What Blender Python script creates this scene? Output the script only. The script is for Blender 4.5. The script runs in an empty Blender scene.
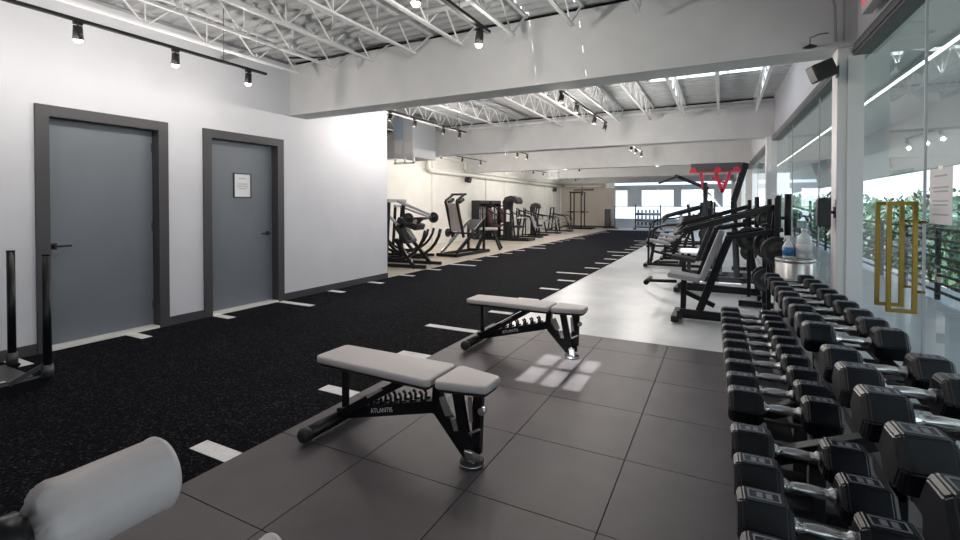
import bpy, bmesh, math, random
from mathutils import Vector, Matrix, Euler
random.seed(7)
PI = math.pi
R = math.radians
S = bpy.context.scene
COL = S.collection
ORD = ['first', 'second', 'third', 'fourth', 'fifth', 'sixth', 'seventh', 'eighth', 'ninth', 'tenth',
       'eleventh', 'twelfth', 'thirteenth', 'fourteenth', 'fifteenth', 'sixteenth']

# ------------------------------------------------------------------ materials
def mat(name, col, rough=.5, metal=0.0, noise=0.0, nscale=8.0, bump=0.0, bscale=40.0, spec=None, emit=None, estr=0.0, coat=0.0):
    m = bpy.data.materials.new(name); m.use_nodes = True
    nt = m.node_tree; N = nt.nodes; L = nt.links
    b = N['Principled BSDF']
    c = tuple(col) + (1,)
    b.inputs['Base Color'].default_value = c
    b.inputs['Roughness'].default_value = rough
    b.inputs['Metallic'].default_value = metal
    if spec is not None: b.inputs['Specular IOR Level'].default_value = spec
    if coat: b.inputs['Coat Weight'].default_value = coat
    tc = N.new('ShaderNodeTexCoord')
    if noise:
        n = N.new('ShaderNodeTexNoise'); n.inputs['Scale'].default_value = nscale; n.inputs['Detail'].default_value = 5
        L.new(tc.outputs['Object'], n.inputs['Vector'])
        r = N.new('ShaderNodeValToRGB')
        r.color_ramp.elements[0].position = .3; r.color_ramp.elements[1].position = .7
        r.color_ramp.elements[0].color = tuple(max(0, x * (1 - noise)) for x in col) + (1,)
        r.color_ramp.elements[1].color = tuple(min(1, x * (1 + noise)) for x in col) + (1,)
        L.new(n.outputs['Fac'], r.inputs['Fac']); L.new(r.outputs['Color'], b.inputs['Base Color'])
    if bump:
        n2 = N.new('ShaderNodeTexNoise'); n2.inputs['Scale'].default_value = bscale; n2.inputs['Detail'].default_value = 3
        L.new(tc.outputs['Object'], n2.inputs['Vector'])
        bp = N.new('ShaderNodeBump'); bp.inputs['Strength'].default_value = bump; bp.inputs['Distance'].default_value = .01
        L.new(n2.outputs['Fac'], bp.inputs['Height']); L.new(bp.outputs['Normal'], b.inputs['Normal'])
    if emit:
        b.inputs['Emission Color'].default_value = tuple(emit) + (1,); b.inputs['Emission Strength'].default_value = estr
    return m

def glass_mat(name, tint, gloss=1.0, ior=1.7):
    m = bpy.data.materials.new(name); m.use_nodes = True
    nt = m.node_tree; N = nt.nodes; L = nt.links
    N.clear()
    out = N.new('ShaderNodeOutputMaterial'); mx = N.new('ShaderNodeMixShader')
    t = N.new('ShaderNodeBsdfTransparent'); t.inputs['Color'].default_value = tuple(tint) + (1,)
    g = N.new('ShaderNodeBsdfGlossy'); g.inputs['Roughness'].default_value = .0
    g.inputs['Color'].default_value = (gloss, gloss, gloss, 1)
    f = N.new('ShaderNodeFresnel'); ge = N.new('ShaderNodeNewGeometry'); mr = N.new('ShaderNodeMapRange'); mr.inputs['To Min'].default_value = ior; mr.inputs['To Max'].default_value = 1 / ior
    L.new(ge.outputs['Backfacing'], mr.inputs['Value']); L.new(mr.outputs[0], f.inputs['IOR'])
    L.new(f.outputs['Fac'], mx.inputs[0]); L.new(t.outputs[0], mx.inputs[1]); L.new(g.outputs[0], mx.inputs[2])
    L.new(mx.outputs[0], out.inputs['Surface'])
    return m

def turf_mat():
    m = mat('turf', (.012, .011, .013), .85)
    nt = m.node_tree; N = nt.nodes; L = nt.links; b = N['Principled BSDF']
    tc = N.new('ShaderNodeTexCoord')
    v = N.new('ShaderNodeTexNoise'); v.inputs['Scale'].default_value = 62; v.inputs['Detail'].default_value = 4; v.inputs['Roughness'].default_value = .8
    L.new(tc.outputs['Object'], v.inputs['Vector'])
    big = N.new('ShaderNodeTexNoise'); big.inputs['Scale'].default_value = 1.6; big.inputs['Detail'].default_value = 4
    L.new(tc.outputs['Object'], big.inputs['Vector'])
    r = N.new('ShaderNodeValToRGB'); e = r.color_ramp.elements
    e[0].position = .54; e[0].color = (.0030, .0028, .0038, 1); e[1].position = .74; e[1].color = (.15, .135, .15, 1)
    L.new(v.outputs['Fac'], r.inputs['Fac'])
    mul = N.new('ShaderNodeMixRGB'); mul.blend_type = 'MULTIPLY'; mul.inputs[0].default_value = .45
    L.new(r.outputs['Color'], mul.inputs[1]); L.new(big.outputs['Fac'], mul.inputs[2]); L.new(mul.outputs[0], b.inputs['Base Color'])
    bp = N.new('ShaderNodeBump'); bp.inputs['Strength'].default_value = .7; bp.inputs['Distance'].default_value = .012
    L.new(v.outputs['Fac'], bp.inputs['Height']); L.new(bp.outputs['Normal'], b.inputs['Normal'])
    b.inputs['Specular IOR Level'].default_value = .04; b.inputs['Sheen Weight'].default_value = .03; b.inputs['Sheen Roughness'].default_value = .25; b.inputs['Sheen Tint'].default_value = (.4, .5, 1, 1)  # blue sheen tint stands in for window light on the turf
    return m

def concrete_mat(name, a, c, rough=.3):
    m = mat(name, a, rough)
    nt = m.node_tree; N = nt.nodes; L = nt.links; b = N['Principled BSDF']
    tc = N.new('ShaderNodeTexCoord'); mp = N.new('ShaderNodeMapping'); mp.inputs['Scale'].default_value = (1, 1, 1)
    L.new(tc.outputs['Object'], mp.inputs['Vector'])
    n = N.new('ShaderNodeTexNoise'); n.inputs['Scale'].default_value = 1.3; n.inputs['Detail'].default_value = 8; n.inputs['Roughness'].default_value = .65
    L.new(mp.outputs['Vector'], n.inputs['Vector'])
    r = N.new('ShaderNodeValToRGB'); r.color_ramp.elements[0].position = .35; r.color_ramp.elements[1].position = .68
    r.color_ramp.elements[0].color = tuple(a) + (1,); r.color_ramp.elements[1].color = tuple(c) + (1,)
    L.new(n.outputs['Fac'], r.inputs['Fac']); L.new(r.outputs['Color'], b.inputs['Base Color'])
    rr = N.new('ShaderNodeMapRange'); rr.inputs['To Min'].default_value = rough * .7; rr.inputs['To Max'].default_value = rough * 1.4
    L.new(n.outputs['Fac'], rr.inputs['Value']); L.new(rr.outputs[0], b.inputs['Roughness'])
    return m

M = dict(
    wall=mat('wall_paint', (.66, .665, .715), .6, noise=.03, nscale=2, bump=.08, bscale=60),
    wallwarm=mat('block_wall_paint', (.80, .79, .75), .6, noise=.04, nscale=2, bump=.15, bscale=12),
    wallback=mat('back_wall_paint', (.62, .56, .50), .6, noise=.04, nscale=2),
    beam=mat('beam_paint', (.66, .66, .67), .55, noise=.05, nscale=3, bump=.12, bscale=10),
    deck=mat('deck_paint', (.50, .51, .52), .6, noise=.08, nscale=5),
    steelwhite=mat('white_steel', (.80, .80, .81), .45),
    pipegrey=mat('conduit_grey', (.36, .36, .37), .4),
    pipewhite=mat('pipe_white', (.74, .74, .70), .45),
    trim=mat('charcoal_trim', (.055, .053, .060), .5),
    door=mat('door_paint', (.165, .185, .215), .45, noise=.04, nscale=3),
    sill=mat('white_sill', (.82, .82, .78), .5),
    turf=turf_mat(),
    mark=mat('white_turf', (.80, .79, .80), .8, noise=.08, nscale=60, bump=.3, bscale=120),
    rubber=mat('rubber_mat', (.078, .066, .072), .46, noise=.12, nscale=5, bump=.1, bscale=200, spec=.45),
    seam=mat('seam_dark', (.010, .010, .012), .8),
    concrete=concrete_mat('polished_concrete', (.55, .56, .57), (.74, .75, .76), .34),
    terrace=concrete_mat('terrace_concrete', (.42, .45, .46), (.56, .59, .60), .5),
    warmlitfloor=concrete_mat('warm_lit_concrete', (.50, .44, .37), (.68, .62, .54), .35),  # alcove concrete with the warm light off the wall put into its colour
    black=mat('black_powder_coat', (.006, .006, .008), .35, spec=.35),
    blackmat=mat('matte_black', (.014, .014, .016), .6),
    dkgrey=mat('dark_grey_steel', (.06, .06, .065), .4),
    rub=mat('black_urethane', (.0035, .0045, .009), .36, noise=.1, nscale=30, spec=.4),
    iron=mat('cast_iron', (.018, .018, .020), .45),
    chrome=mat('chrome', (.93, .93, .94), .24, 1.0),
    steel=mat('brushed_steel', (.62, .61, .60), .28, 1.0, noise=.15, nscale=3),
    badge=mat('badge_grey', (.22, .24, .30), .5),
    pad=mat('greige_vinyl', (.50, .455, .455), .48, noise=.03, nscale=12, bump=.05, bscale=150),
    padcool=mat('light_grey_vinyl', (.33, .33, .35), .48, noise=.03, nscale=12, bump=.05, bscale=150),
    padside=mat('dark_vinyl', (.012, .011, .013), .5),
    red=mat('red_powder_coat', (.60, .02, .05), .35),
    redseat=mat('maroon_vinyl', (.07, .02, .023), .5),
    white=mat('white_plastic', (.80, .80, .80), .4),
    ltgrey=mat('light_grey_panel', (.45, .47, .50), .5),
    winwall=mat('pale_blue_paint', (.60, .68, .80), .6, noise=.03, nscale=2),
    bluegrey=mat('blue_grey_panel', (.30, .37, .45), .5),
    peach=mat('pinkish_grey_panel', (.55, .52, .52), .5),
    gold=mat('brass', (.20, .135, .03), .34, 1.0),
    paper=mat('paper', (.80, .81, .84), .7),
    ink=mat('grey_ink', (.46, .46, .50), .7),
    letter=mat('white_letter', (.80, .80, .80), .5),
    redletter=mat('red_letter', (.75, .03, .04), .5, emit=(1, .05, .05), estr=.8),
    lens=mat('lamp_lens', (1, .95, .85), .4, emit=(1, .90, .74), estr=22),
    strip=mat('led_strip', (1, 1, 1), .4, emit=(1, 1, .97), estr=3.0),
    blue=mat('blue_label', (.03, .16, .42), .4),
    bottle=mat('translucent_plastic', (.72, .78, .82), .25),
    leaf=mat('leaf', (.022, .060, .040), .5, noise=.5, nscale=3),
    leafl=mat('leaf_light', (.05, .115, .065), .5, noise=.5, nscale=3),
    bark=mat('bark', (.16, .12, .09), .8, noise=.3, nscale=10),
    glass=glass_mat('clear_glass', (.85, .93, .95), .97, 1.95),
    frost=glass_mat('blue_glass', (.62, .74, .86), .9, 1.5),
    canvas=mat('white_canvas', (.75, .77, .80), .8),
    ground=mat('ground', (.22, .24, .20), .9, noise=.3, nscale=.6),
)

# ------------------------------------------------------------------ mesh builder
def rpoly(cs, r, inset=0.0, n=5):
    # rounded convex polygon (counter-clockwise corners) moved inward by inset
    out = []; m = len(cs)
    for i in range(m):
        p = Vector(cs[i]); a = (Vector(cs[i - 1]) - p).normalized(); b = (Vector(cs[(i + 1) % m]) - p).normalized()
        h = math.acos(max(-1, min(1, a.dot(b)))) / 2; c = p + (a + b).normalized() * (r / math.sin(h)); rr = max(r - inset, .002)
        t0 = math.atan2(*(reversed((Vector((-a.y, a.x)) * (1 if Vector((-a.y, a.x)).dot(p - c) > 0 else -1)).to_tuple()))); t1 = math.atan2(*(reversed((Vector((-b.y, b.x)) * (1 if Vector((-b.y, b.x)).dot(p - c) > 0 else -1)).to_tuple())))
        while t1 - t0 > PI: t1 -= 2 * PI
        while t1 - t0 < -PI: t1 += 2 * PI
        for k in range(n + 1): t = t0 + (t1 - t0) * k / n; out.append((c.x + rr * math.cos(t), c.y + rr * math.sin(t)))
    return out
class MB:
    def __init__(s): s.bm = bmesh.new(); s.mi = 0
    def _tag(s, fs):
        for f in fs: f.material_index = s.mi
    def box(s, c, size, rot=None, bev=0.0):
        r = bmesh.ops.create_cube(s.bm, size=1.0)
        vs = r['verts']
        mt = Matrix.Translation(Vector(c)) @ (Euler(rot).to_matrix().to_4x4() if rot else Matrix.Identity(4)) @ Matrix.Diagonal((*size, 1))
        bmesh.ops.transform(s.bm, matrix=mt, verts=vs)
        fs = set(f for v in vs for f in v.link_faces)
        if bev:
            es = set(e for v in vs for e in v.link_edges)
            q = bmesh.ops.bevel(s.bm, geom=list(es) + list(vs), offset=bev, segments=2, affect='EDGES', profile=.6)
            fs = set(q['faces']) | set(f for f in fs if f.is_valid)
        s._tag(fs); return s
    def bx(s, x0, x1, y0, y1, z0, z1, bev=0.0):
        return s.box(((x0 + x1) / 2, (y0 + y1) / 2, (z0 + z1) / 2), (abs(x1 - x0), abs(y1 - y0), abs(z1 - z0)), None, bev)
    def bar(s, a, b, w, h=None, bev=0.0, up=(0, 0, 1)):
        a = Vector(a); b = Vector(b); h = h or w; d = b - a; Ln = d.length
        z = d.normalized(); u = Vector(up)
        if abs(z.dot(u)) > .98: u = Vector((1, 0, 0))
        x = u.cross(z).normalized(); y = z.cross(x)
        m3 = Matrix((x, y, z)).transposed().to_4x4()
        r = bmesh.ops.create_cube(s.bm, size=1.0); vs = r['verts']
        bmesh.ops.transform(s.bm, matrix=Matrix.Translation((a + b) / 2) @ m3 @ Matrix.Diagonal((w, h, Ln, 1)), verts=vs)
        fs = set(f for v in vs for f in v.link_faces)
        if bev:
            es = set(e for v in vs for e in v.link_edges)
            q = bmesh.ops.bevel(s.bm, geom=list(es) + list(vs), offset=bev, segments=2, affect='EDGES', profile=.6)
            fs = set(q['faces']) | set(f for f in fs if f.is_valid)
        s._tag(fs); return s
    def cyl(s, a, b, r, r2=None, seg=14, caps=True):
        a = Vector(a); b = Vector(b); d = b - a
        q = d.to_track_quat('Z', 'Y').to_matrix().to_4x4()
        o = bmesh.ops.create_cone(s.bm, cap_ends=caps, cap_tris=False, segments=seg, radius1=r, radius2=(r if r2 is None else r2), depth=d.length)
        vs = o['verts']
        bmesh.ops.transform(s.bm, matrix=Matrix.Translation((a + b) / 2) @ q, verts=vs)
        fs = set(f for v in vs for f in v.link_faces); s._tag(fs)
        for f in fs: f.smooth = len(f.verts) == 4 or seg > 30 and len(f.verts) < seg
        return s
    def tube(s, pts, r, seg=10):
        pts = [Vector(p) for p in pts]; rings = []; n = len(pts)
        up = Vector((0, 0, 1))
        prev = None
        for i, p in enumerate(pts):
            t = (pts[min(i + 1, n - 1)] - pts[max(i - 1, 0)]).normalized()
            if prev is None:
                u = up if abs(t.dot(up)) < .95 else Vector((1, 0, 0))
                x = u.cross(t).normalized()
            else:
                x = (prev - t * prev.dot(t)).normalized()
            prev = x; y = t.cross(x)
            rings.append([s.bm.verts.new(p + (x * math.cos(k * 2 * PI / seg) + y * math.sin(k * 2 * PI / seg)) * r) for k in range(seg)])
        for i in range(n - 1):
            for k in range(seg):
                f = s.bm.faces.new((rings[i][k], rings[i][(k + 1) % seg], rings[i + 1][(k + 1) % seg], rings[i + 1][k]))
                f.smooth = True; f.material_index = s.mi
        for rg, rev in ((rings[0], True), (rings[-1], False)):
            f = s.bm.faces.new(list(reversed(rg)) if rev else rg); f.material_index = s.mi
        return s
    def lathe(s, prof, origin=(0, 0, 0), axis='Z', seg=24, smooth=True):
        # prof: list of (radius, height)
        o = Vector(origin); rings = []
        def P(r, h, a):
            c, d = r * math.cos(a), r * math.sin(a)
            return o + (Vector((c, d, h)) if axis == 'Z' else Vector((c, h, d)) if axis == 'Y' else Vector((h, c, d)))
        for r, h in prof:
            rings.append([s.bm.verts.new(P(max(r, 1e-4), h, k * 2 * PI / seg)) for k in range(seg)])
        for i in range(len(rings) - 1):
            for k in range(seg):
                f = s.bm.faces.new((rings[i][k], rings[i][(k + 1) % seg], rings[i + 1][(k + 1) % seg], rings[i + 1][k]))
                f.smooth = smooth; f.material_index = s.mi
        for rg in (rings[0], rings[-1]):
            f = s.bm.faces.new(rg); f.material_index = s.mi
        return s
    def prism(s, outline, z0, z1, axis='Z', bev=0.0):
        def P(a, b, c): return (a, b, c) if axis == 'Z' else ((a, c, b) if axis == 'Y' else (c, a, b))
        lo = [s.bm.verts.new(P(x, y, z0)) for x, y in outline]; hi = [s.bm.verts.new(P(x, y, z1)) for x, y in outline]
        fs = [s.bm.faces.new(lo), s.bm.faces.new(hi)]; n = len(lo)
        for k in range(n): fs.append(s.bm.faces.new((lo[k], lo[(k + 1) % n], hi[(k + 1) % n], hi[k])))
        if bev:
            bmesh.ops.recalc_face_normals(s.bm, faces=fs)
            es = set(e for f in fs for e in f.edges)
            q = bmesh.ops.bevel(s.bm, geom=list(es), offset=bev, segments=3, affect='EDGES', profile=.6)
            fs = [f for f in fs if f.is_valid] + q['faces']
            for f in q['faces']: f.smooth = True
        s._tag(fs); return s
    def cushion(s, cs, z0, z1, r=.032, soft=.010):
        prof = [(z0, .004), (z0 + .006, 0), (z1 - soft, 0), (z1 - soft * .45, soft * .25), (z1 - soft * .12, soft * .65), (z1, soft * 1.3)]
        rings = [[s.bm.verts.new((x, y, z)) for x, y in rpoly(cs, r, i)] for z, i in prof]; n = len(rings[0])
        for a, b in zip(rings, rings[1:]):
            for k in range(n):
                f = s.bm.faces.new((a[k], a[(k + 1) % n], b[(k + 1) % n], b[k])); f.material_index = s.mi; f.smooth = True
        for rg in (rings[0], rings[-1]): f = s.bm.faces.new(rg); f.material_index = s.mi; f.smooth = rg is rings[-1]
        return s
    def quad(s, a, b, c, d):
        f = s.bm.faces.new([s.bm.verts.new(p) for p in (a, b, c, d)]); f.material_index = s.mi; return s
    def build(s, name, mats, parent=None, loc=(0, 0, 0), rot=(0, 0, 0)):
        bmesh.ops.recalc_face_normals(s.bm, faces=s.bm.faces)
        me = bpy.data.meshes.new(name); s.bm.to_mesh(me); s.bm.free()
        for m in (mats if isinstance(mats, (list, tuple)) else [mats]): me.materials.append(M[m])
        o = bpy.data.objects.new(name, me); COL.objects.link(o)
        o.location = loc; o.rotation_euler = rot
        if parent is not None: o.parent = parent
        return o

def tag(o, label=None, cat=None, group=None, kind=None):
    if label: o['label'] = label
    if cat: o['category'] = cat
    if group: o['group'] = group
    if kind: o['kind'] = kind
    return o
def thing(name, loc, label, cat, rz=0, group=None):
    o = bpy.data.objects.new(name, None); COL.objects.link(o); o.empty_display_size = .1
    o.location = loc; o.rotation_euler = (0, 0, rz)
    return tag(o, label, cat, group)
def struct(mb, name, mats, label, cat='structure'):
    return tag(mb.build(name, mats), label, cat, None, 'structure')
KIDS = {}
def copy_tree(o, parent=None):
    c = o.copy(); COL.objects.link(c); c.parent = parent
    for ch in list(o.children): copy_tree(ch, c)
    return c
def dup(o, loc, rz=0, label=None, group=None, scale=None):
    c = copy_tree(o); c.location = loc; c.rotation_euler = (0, 0, rz)
    if label: c['label'] = label
    if group: c['group'] = group
    if scale: c.scale = scale
    return c
def text(body, size, m, parent, mtx, name, ext=.001):
    cu = bpy.data.curves.new(name, 'FONT'); cu.body = body; cu.size = size; cu.extrude = ext; cu.align_x = 'CENTER'; cu.align_y = 'CENTER'
    t = bpy.data.objects.new(name, cu); COL.objects.link(t)
    me = bpy.data.meshes.new_from_object(t.evaluated_get(bpy.context.evaluated_depsgraph_get()))
    bpy.data.objects.remove(t); bpy.data.curves.remove(cu)
    me.materials.clear(); me.materials.append(M[m])
    o = bpy.data.objects.new(name, me); COL.objects.link(o); o.parent = parent; o.matrix_local = mtx
    return o

# ------------------------------------------------------------------ the setting
XL, XA, YE, YB = -5.40, -8.60, 6.79, 27.9       # left wall, alcove wall, end of left wall, back wall
DK = 3.32                                       # underside of roof deck
def XG(y): return .955 - .018 * (y - 4.67)      # glass line
TX0, TX1 = -5.40, -2.265                        # turf
D1 = (1.93, 2.95); D2 = (3.44, 4.47); DH = 2.18

mb = MB(); mb.bx(-9, 1.0, -4, 28.2, -.20, -.012); mb.mi = 1; mb.bx(XA, XL, YE, YB, -.012, -.0005)
struct(mb, 'floor', ['concrete', 'warmlitfloor'], 'pale polished concrete floor running along the glass wall and under the machines', 'floor')
# turf with its markings
mb = MB(); mb.bx(TX0, TX1, -4, 25.3, -.012, .006); mb.mi = 1
for k in range(-1, 25):
    y = 1.575 + .9144 * k; L = .62 if k % 5 == 3 else .30
    mb.bx(TX1 - L, TX1 + .001, y - .05, y + .05, .004, .0085)
    yl = y + .13
    mb.bx(TX0 + .01, TX0 + L + .01, yl - .05, yl + .05, .004, .0085)
struct(mb, 'floor', ['turf', 'mark'], 'black speckled turf lane with short white yard marks along both edges', 'turf')
# rubber tiles
mb = MB(); g = .0026; tl = .6083
mb.mi = 1; mb.bx(TX1, XG(2) + .02, -4, 4.72, -.012, .002); mb.mi = 0
for i in range(6):
    for j in range(-10, 8):
        x0 = TX1 + i * tl; x1 = min(x0 + tl, XG(2)); y0 = 1.87 + tl * j + .01; y1 = min(y0 + tl, 4.72)
        if y1 - y0 < .1 or x1 - x0 < .05: continue
        mb.bx(x0 + g, x1 - g, y0 + g, y1 - g, .001, .0085)
struct(mb, 'floor', ['rubber', 'seam'], 'dark grey square rubber floor tiles under the benches and dumbbell racks', 'rubber floor')

# left wall with two door openings
mb = MB()
for y0, y1, z0 in ((-4, D1[0], 0), (D1[0], D1[1], DH), (D1[1], D2[0], 0), (D2[0], D2[1], DH), (D2[1], YE, 0)):
    mb.bx(XL - .16, XL, y0, y1, z0, DK + .05)
struct(mb, 'wall_left', 'wall', 'smooth white wall on the left with the two grey doors', 'wall')
mb = MB(); mb.bx(XA, XL - .16, YE - .16, YE, 0, DK); struct(mb, 'wall_return', 'wall', 'short white return wall hidden behind the end of the left wall', 'wall')
mb = MB(); mb.bx(XA - .2, XA, YE - .16, YB, 0, DK)
for y in (10.2, 13.2, 17.2, 19.0, 24.5, 25.6, 27.2): mb.bx(XA, XA + .05, y - .07, y + .07, 0, DK - .01)
struct(mb, 'wall_alcove', 'wallwarm', 'white block wall with shallow pilasters behind the row of dark machines', 'wall')
mb = MB(); mb.bx(XA - .2, -5.6, YB, YB + .2, 0, DK)
struct(mb, 'wall_back', 'wallback', 'warm beige end wall at the far left, behind the black speaker tower', 'wall')

mb = MB(); mb.bx(XL - .16, 1.2, -4.15, -4, 0, DK + .05); struct(mb, 'wall_rear', 'wall', 'white wall behind the camera', 'wall')
def base(y0, y1, n):
    mb = MB(); mb.bx(XL, XL + .016, y0, y1, 0, .10, .003)
    struct(mb, 'baseboard_left', 'trim', n, 'baseboard')
base(-4, 1.88, 'charcoal baseboard behind the push sled, left of the wide door')
base(3.0, 3.39, 'short charcoal baseboard between the two grey doors')
base(4.52, YE, 'charcoal baseboard from the door with the notice to the wall end')
mb = MB(); mb.bx(XA, -5.6, YB - .015, YB, 0, .1); struct(mb, 'baseboard_back', 'trim', 'dark baseboard at the foot of the far end wall', 'baseboard')

def door(n, dy, label, hside, extra):
    f = MB(); a, b = dy; w = .10; o = .05
    # casing on the wall face, overlapping the opening; and reveals
    f.bx(XL, XL + .022, a - o, a + w - o, 0, DH + o, .002); f.bx(XL, XL + .022, b - w + o, b + o, 0, DH + o, .002)
    f.bx(XL, XL + .022, a + w - o, b - w + o, DH - w + o, DH + o, .002)
    f.bx(XL - .155, XL, a + .003, a + .05, 0, DH - .003); f.bx(XL - .155, XL, b - .05, b - .003, 0, DH - .003); f.bx(XL - .155, XL, a + .05, b - .05, DH - .05, DH - .003)
    root = tag(f.build('door_%d' % n, 'trim'), label, 'door', None, 'structure')
    l = MB(); l.bx(XL - .145, XL - .10, a + .052, b - .052, .035, DH - .052, .002); leaf = l.build('door_leaf', 'door', root); leaf['label'] = 'blue-grey flush door leaf'
    s_ = MB(); s_.bx(XL - .155, XL + .02, a + .052, b - .052, .0, .030, .002); s_.build('threshold', 'sill', root)['label'] = 'white door threshold'
    hy = a + .11 if hside < 0 else b - .13; d = -hside
    h = MB(); h.bx(XL - .10, XL - .092, hy - .028, hy + .028, .92, .976, .003); h.cyl((XL - .092, hy, .948), (XL - .05, hy, .948), .011)
    h.box((XL - .048, hy + d * .055, .948), (.014, .135, .018), None, .004); h.build('lever_handle', 'blackmat', leaf)
    for z in (.25, 1.1, 1.95):
        g_ = MB(); yy = b - .056 if hside < 0 else a + .056; g_.cyl((XL - .098, yy, z - .05), (XL - .098, yy, z + .05), .008); g_.build('hinge', 'dkgrey', leaf)
    return root
door(1, D1, 'wide blue-grey door nearest the camera, with no notice on it', -1, None)
door(2, D2, 'blue-grey door with a framed notice, farther along the white wall', 1, None)
nt_ = thing('framed_notice', (XL - .099, 3.97, 1.58), 'small white notice in a thin black frame on the farther grey door', 'sign')
q = MB(); q.bx(0, .012, -.125, .125, .145, .158); q.bx(0, .012, -.125, .125, -.158, -.145); q.bx(0, .012, -.125, -.112, -.145, .145); q.bx(0, .012, .112, .125, -.145, .145); q.build('frame', 'blackmat', nt_)
q = MB(); q.bx(0, .006, -.112, .112, -.145, .145); q.mi = 1
for z, w in ((.09, .05), (.02, .07), (-.01, .08), (-.04, .06)): q.bx(.006, .007, -w, w, z - .006, z + .006)
q.build('paper', ['paper', 'ink'], nt_)

# ceiling deck
def deck(mb, x0, x1, y0, y1, z=DK):
    p = .15; y = y0; prof = []
    while y < y1 - 1e-6:
        for dy, dz in ((0, 0), (.045, 0), (.06, .035), (.135, .035)):
            if y + dy < y1: prof.append((y + dy, z + dz))
        y += p
    prof.append((y1, z))
    for (a, za), (b, zb) in zip(prof, prof[1:]):
        mb.quad((x0, a, za), (x1, a, za), (x1, b, zb), (x0, b, zb))
SK1 = (-1.82, -1.30, 1.17, 1.95)         # unseen roof light, added so the sun casts a gridded patch below
SK2 = (-1.05, .60, 6.95, 8.05)           # roof light behind the first beam
def deck_hole(mb, x0, x1, y0, y1, h):
    deck(mb, x0, h[0], y0, y1); deck(mb, h[1], x1, y0, y1); deck(mb, h[0], h[1], y0, h[2]); deck(mb, h[0], h[1], h[3], y1)
mb = MB(); deck_hole(mb, XL, 1.05, -4, 4.64, SK1); struct(mb, 'ceiling', 'deck', 'ribbed grey metal roof deck over the bay with the benches', 'ceiling')
mb = MB(); deck(mb, XL, 1.05, 4.64, 4.92); deck_hole(mb, XL, 1.05, 4.92, 10.1, SK2); deck(mb, XA, XL, YE, 10.1); struct(mb, 'ceiling', 'deck', 'ribbed roof deck with a bright roof light, behind the first beam', 'ceiling')
mb = MB(); mb.bx(XA, 1.05, 10.1, YB, DK, DK + .04); struct(mb, 'ceiling', 'deck', 'grey roof deck above the farthest bays', 'ceiling')
for n, h, lb, nx, ny in ((2, SK1, 'small unseen gridded roof light added to cast the sun patch on the tiles', 3, 2), (3, SK2, 'bright long roof light just behind the first white beam', 3, 1)):
    q = MB(); x0, x1, y0, y1 = h; z0, z1 = DK, DK + .15
    q.bx(x0 - .03, x0, y0 - .03, y1 + .03, z0, z1); q.bx(x1, x1 + .03, y0 - .03, y1 + .03, z0, z1); q.bx(x0, x1, y0 - .03, y0, z0, z1); q.bx(x0, x1, y1, y1 + .03, z0, z1)
    for k in range(1, nx): xx = x0 + (x1 - x0) * k / nx; q.bx(xx - .02, xx + .02, y0, y1, z1 - .05, z1)
    for k in range(1, ny): yy = y0 + (y1 - y0) * k / ny; q.bx(x0, x1, yy - .02, yy + .02, z1 - .05, z1)
    r_ = tag(q.build('window_%d' % n, 'steelwhite'), lb, 'roof light', None, 'structure')
    q = MB(); q.quad((x0, y0, z1 - .02), (x1, y0, z1 - .02), (x1, y1, z1 - .02), (x0, y1, z1 - .02)); q.build('pane', 'glass', r_)

# beams
for i, (y, x0) in enumerate(((4.64, XL), (10.05, XA), (15.8, XA), (21.4, XA), (27.1, XA))):
    mb = MB(); mb.bx(x0, XG(y) - .0, y, y + .28, 2.59, 3.275, .006)
    mb.bx(x0, XG(y), y - .03, y + .30, 2.575, 2.60, .004)
    struct(mb, 'ceiling_beam', 'beam', 'deep white ceiling beam, %s' % ('nearest the camera, spanning from the left wall' if i == 0 else '%s from the camera' % ORD[i]), 'beam')

# open web joists
def joist(y0, y1, e0, e1, n, seed=0):
    mb = MB(); zt, zb = DK - .03, 3.0
    mb.bx(-.02, .02, y0, y1, zt, zt + .026); mb.bx(-.019, .019, y0 + e0, y1 - e1, zb - .010, zb + .012)
    a, b = y0 + e0, y1 - e1; st = (b - a - .1) / n; pts = []
    for k in range(n):
        ya = a + .05 + st * k
        mb.bar((0, ya, zb), (0, ya + st / 2, zt), .012); mb.bar((0, ya + st / 2, zt), (0, ya + st, zb), .012)
        mb.bar((0, ya, zb), (0, ya, zt), .009)
    mb.bar((0, a + .05, zb), (0, y0 + .04, zt), .018); mb.bar((0, b - .05, zb), (0, y1 - .04, zt), .018)
    return mb
j1 = joist(-1.4, 4.63, .3, .34, 9).build('ceiling_joist', 'steelwhite'); j2 = joist(4.93, 10.04, .3, .34, 8).build('ceiling_joist', 'steelwhite')
xs = [-4.79 + .59 * k for k in range(10)]
for k, x in enumerate(xs):
    o = j1 if k == 0 else j1.copy()
    if k: COL.objects.link(o)
    o.location = (x, 0, 0); tag(o, 'white open-web joist over the bench bay, %s out from the left wall' % ORD[k], 'joist', 'near bay ceiling joists', 'structure')
xs2 = [-7.74, -6.56, -5.38, -4.2, -3.02] + [-2.43 + .59 * k for k in range(6)]
for k, x in enumerate(xs2):
    o = j2 if k == 0 else j2.copy()
    if k: COL.objects.link(o)
    o.location = (x, 0, 0); tag(o, 'white open-web joist behind the first beam, %s from the alcove side' % ORD[k], 'joist', 'second bay ceiling joists', 'structure')
# dark strip painting the shade in the gap between beam top and deck
for y, x0, lb in ((4.74, XL, 'first'), (10.15, XA, 'second')):
    mb = MB(); mb.bx(x0, XG(y), y + .01, y + .10, 3.276, DK + .04); struct(mb, 'trim_%d' % (1 if y < 5 else 2), 'seam', 'dark painted strip for the shaded gap on top of the %s beam under the deck' % lb, 'trim')

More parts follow.
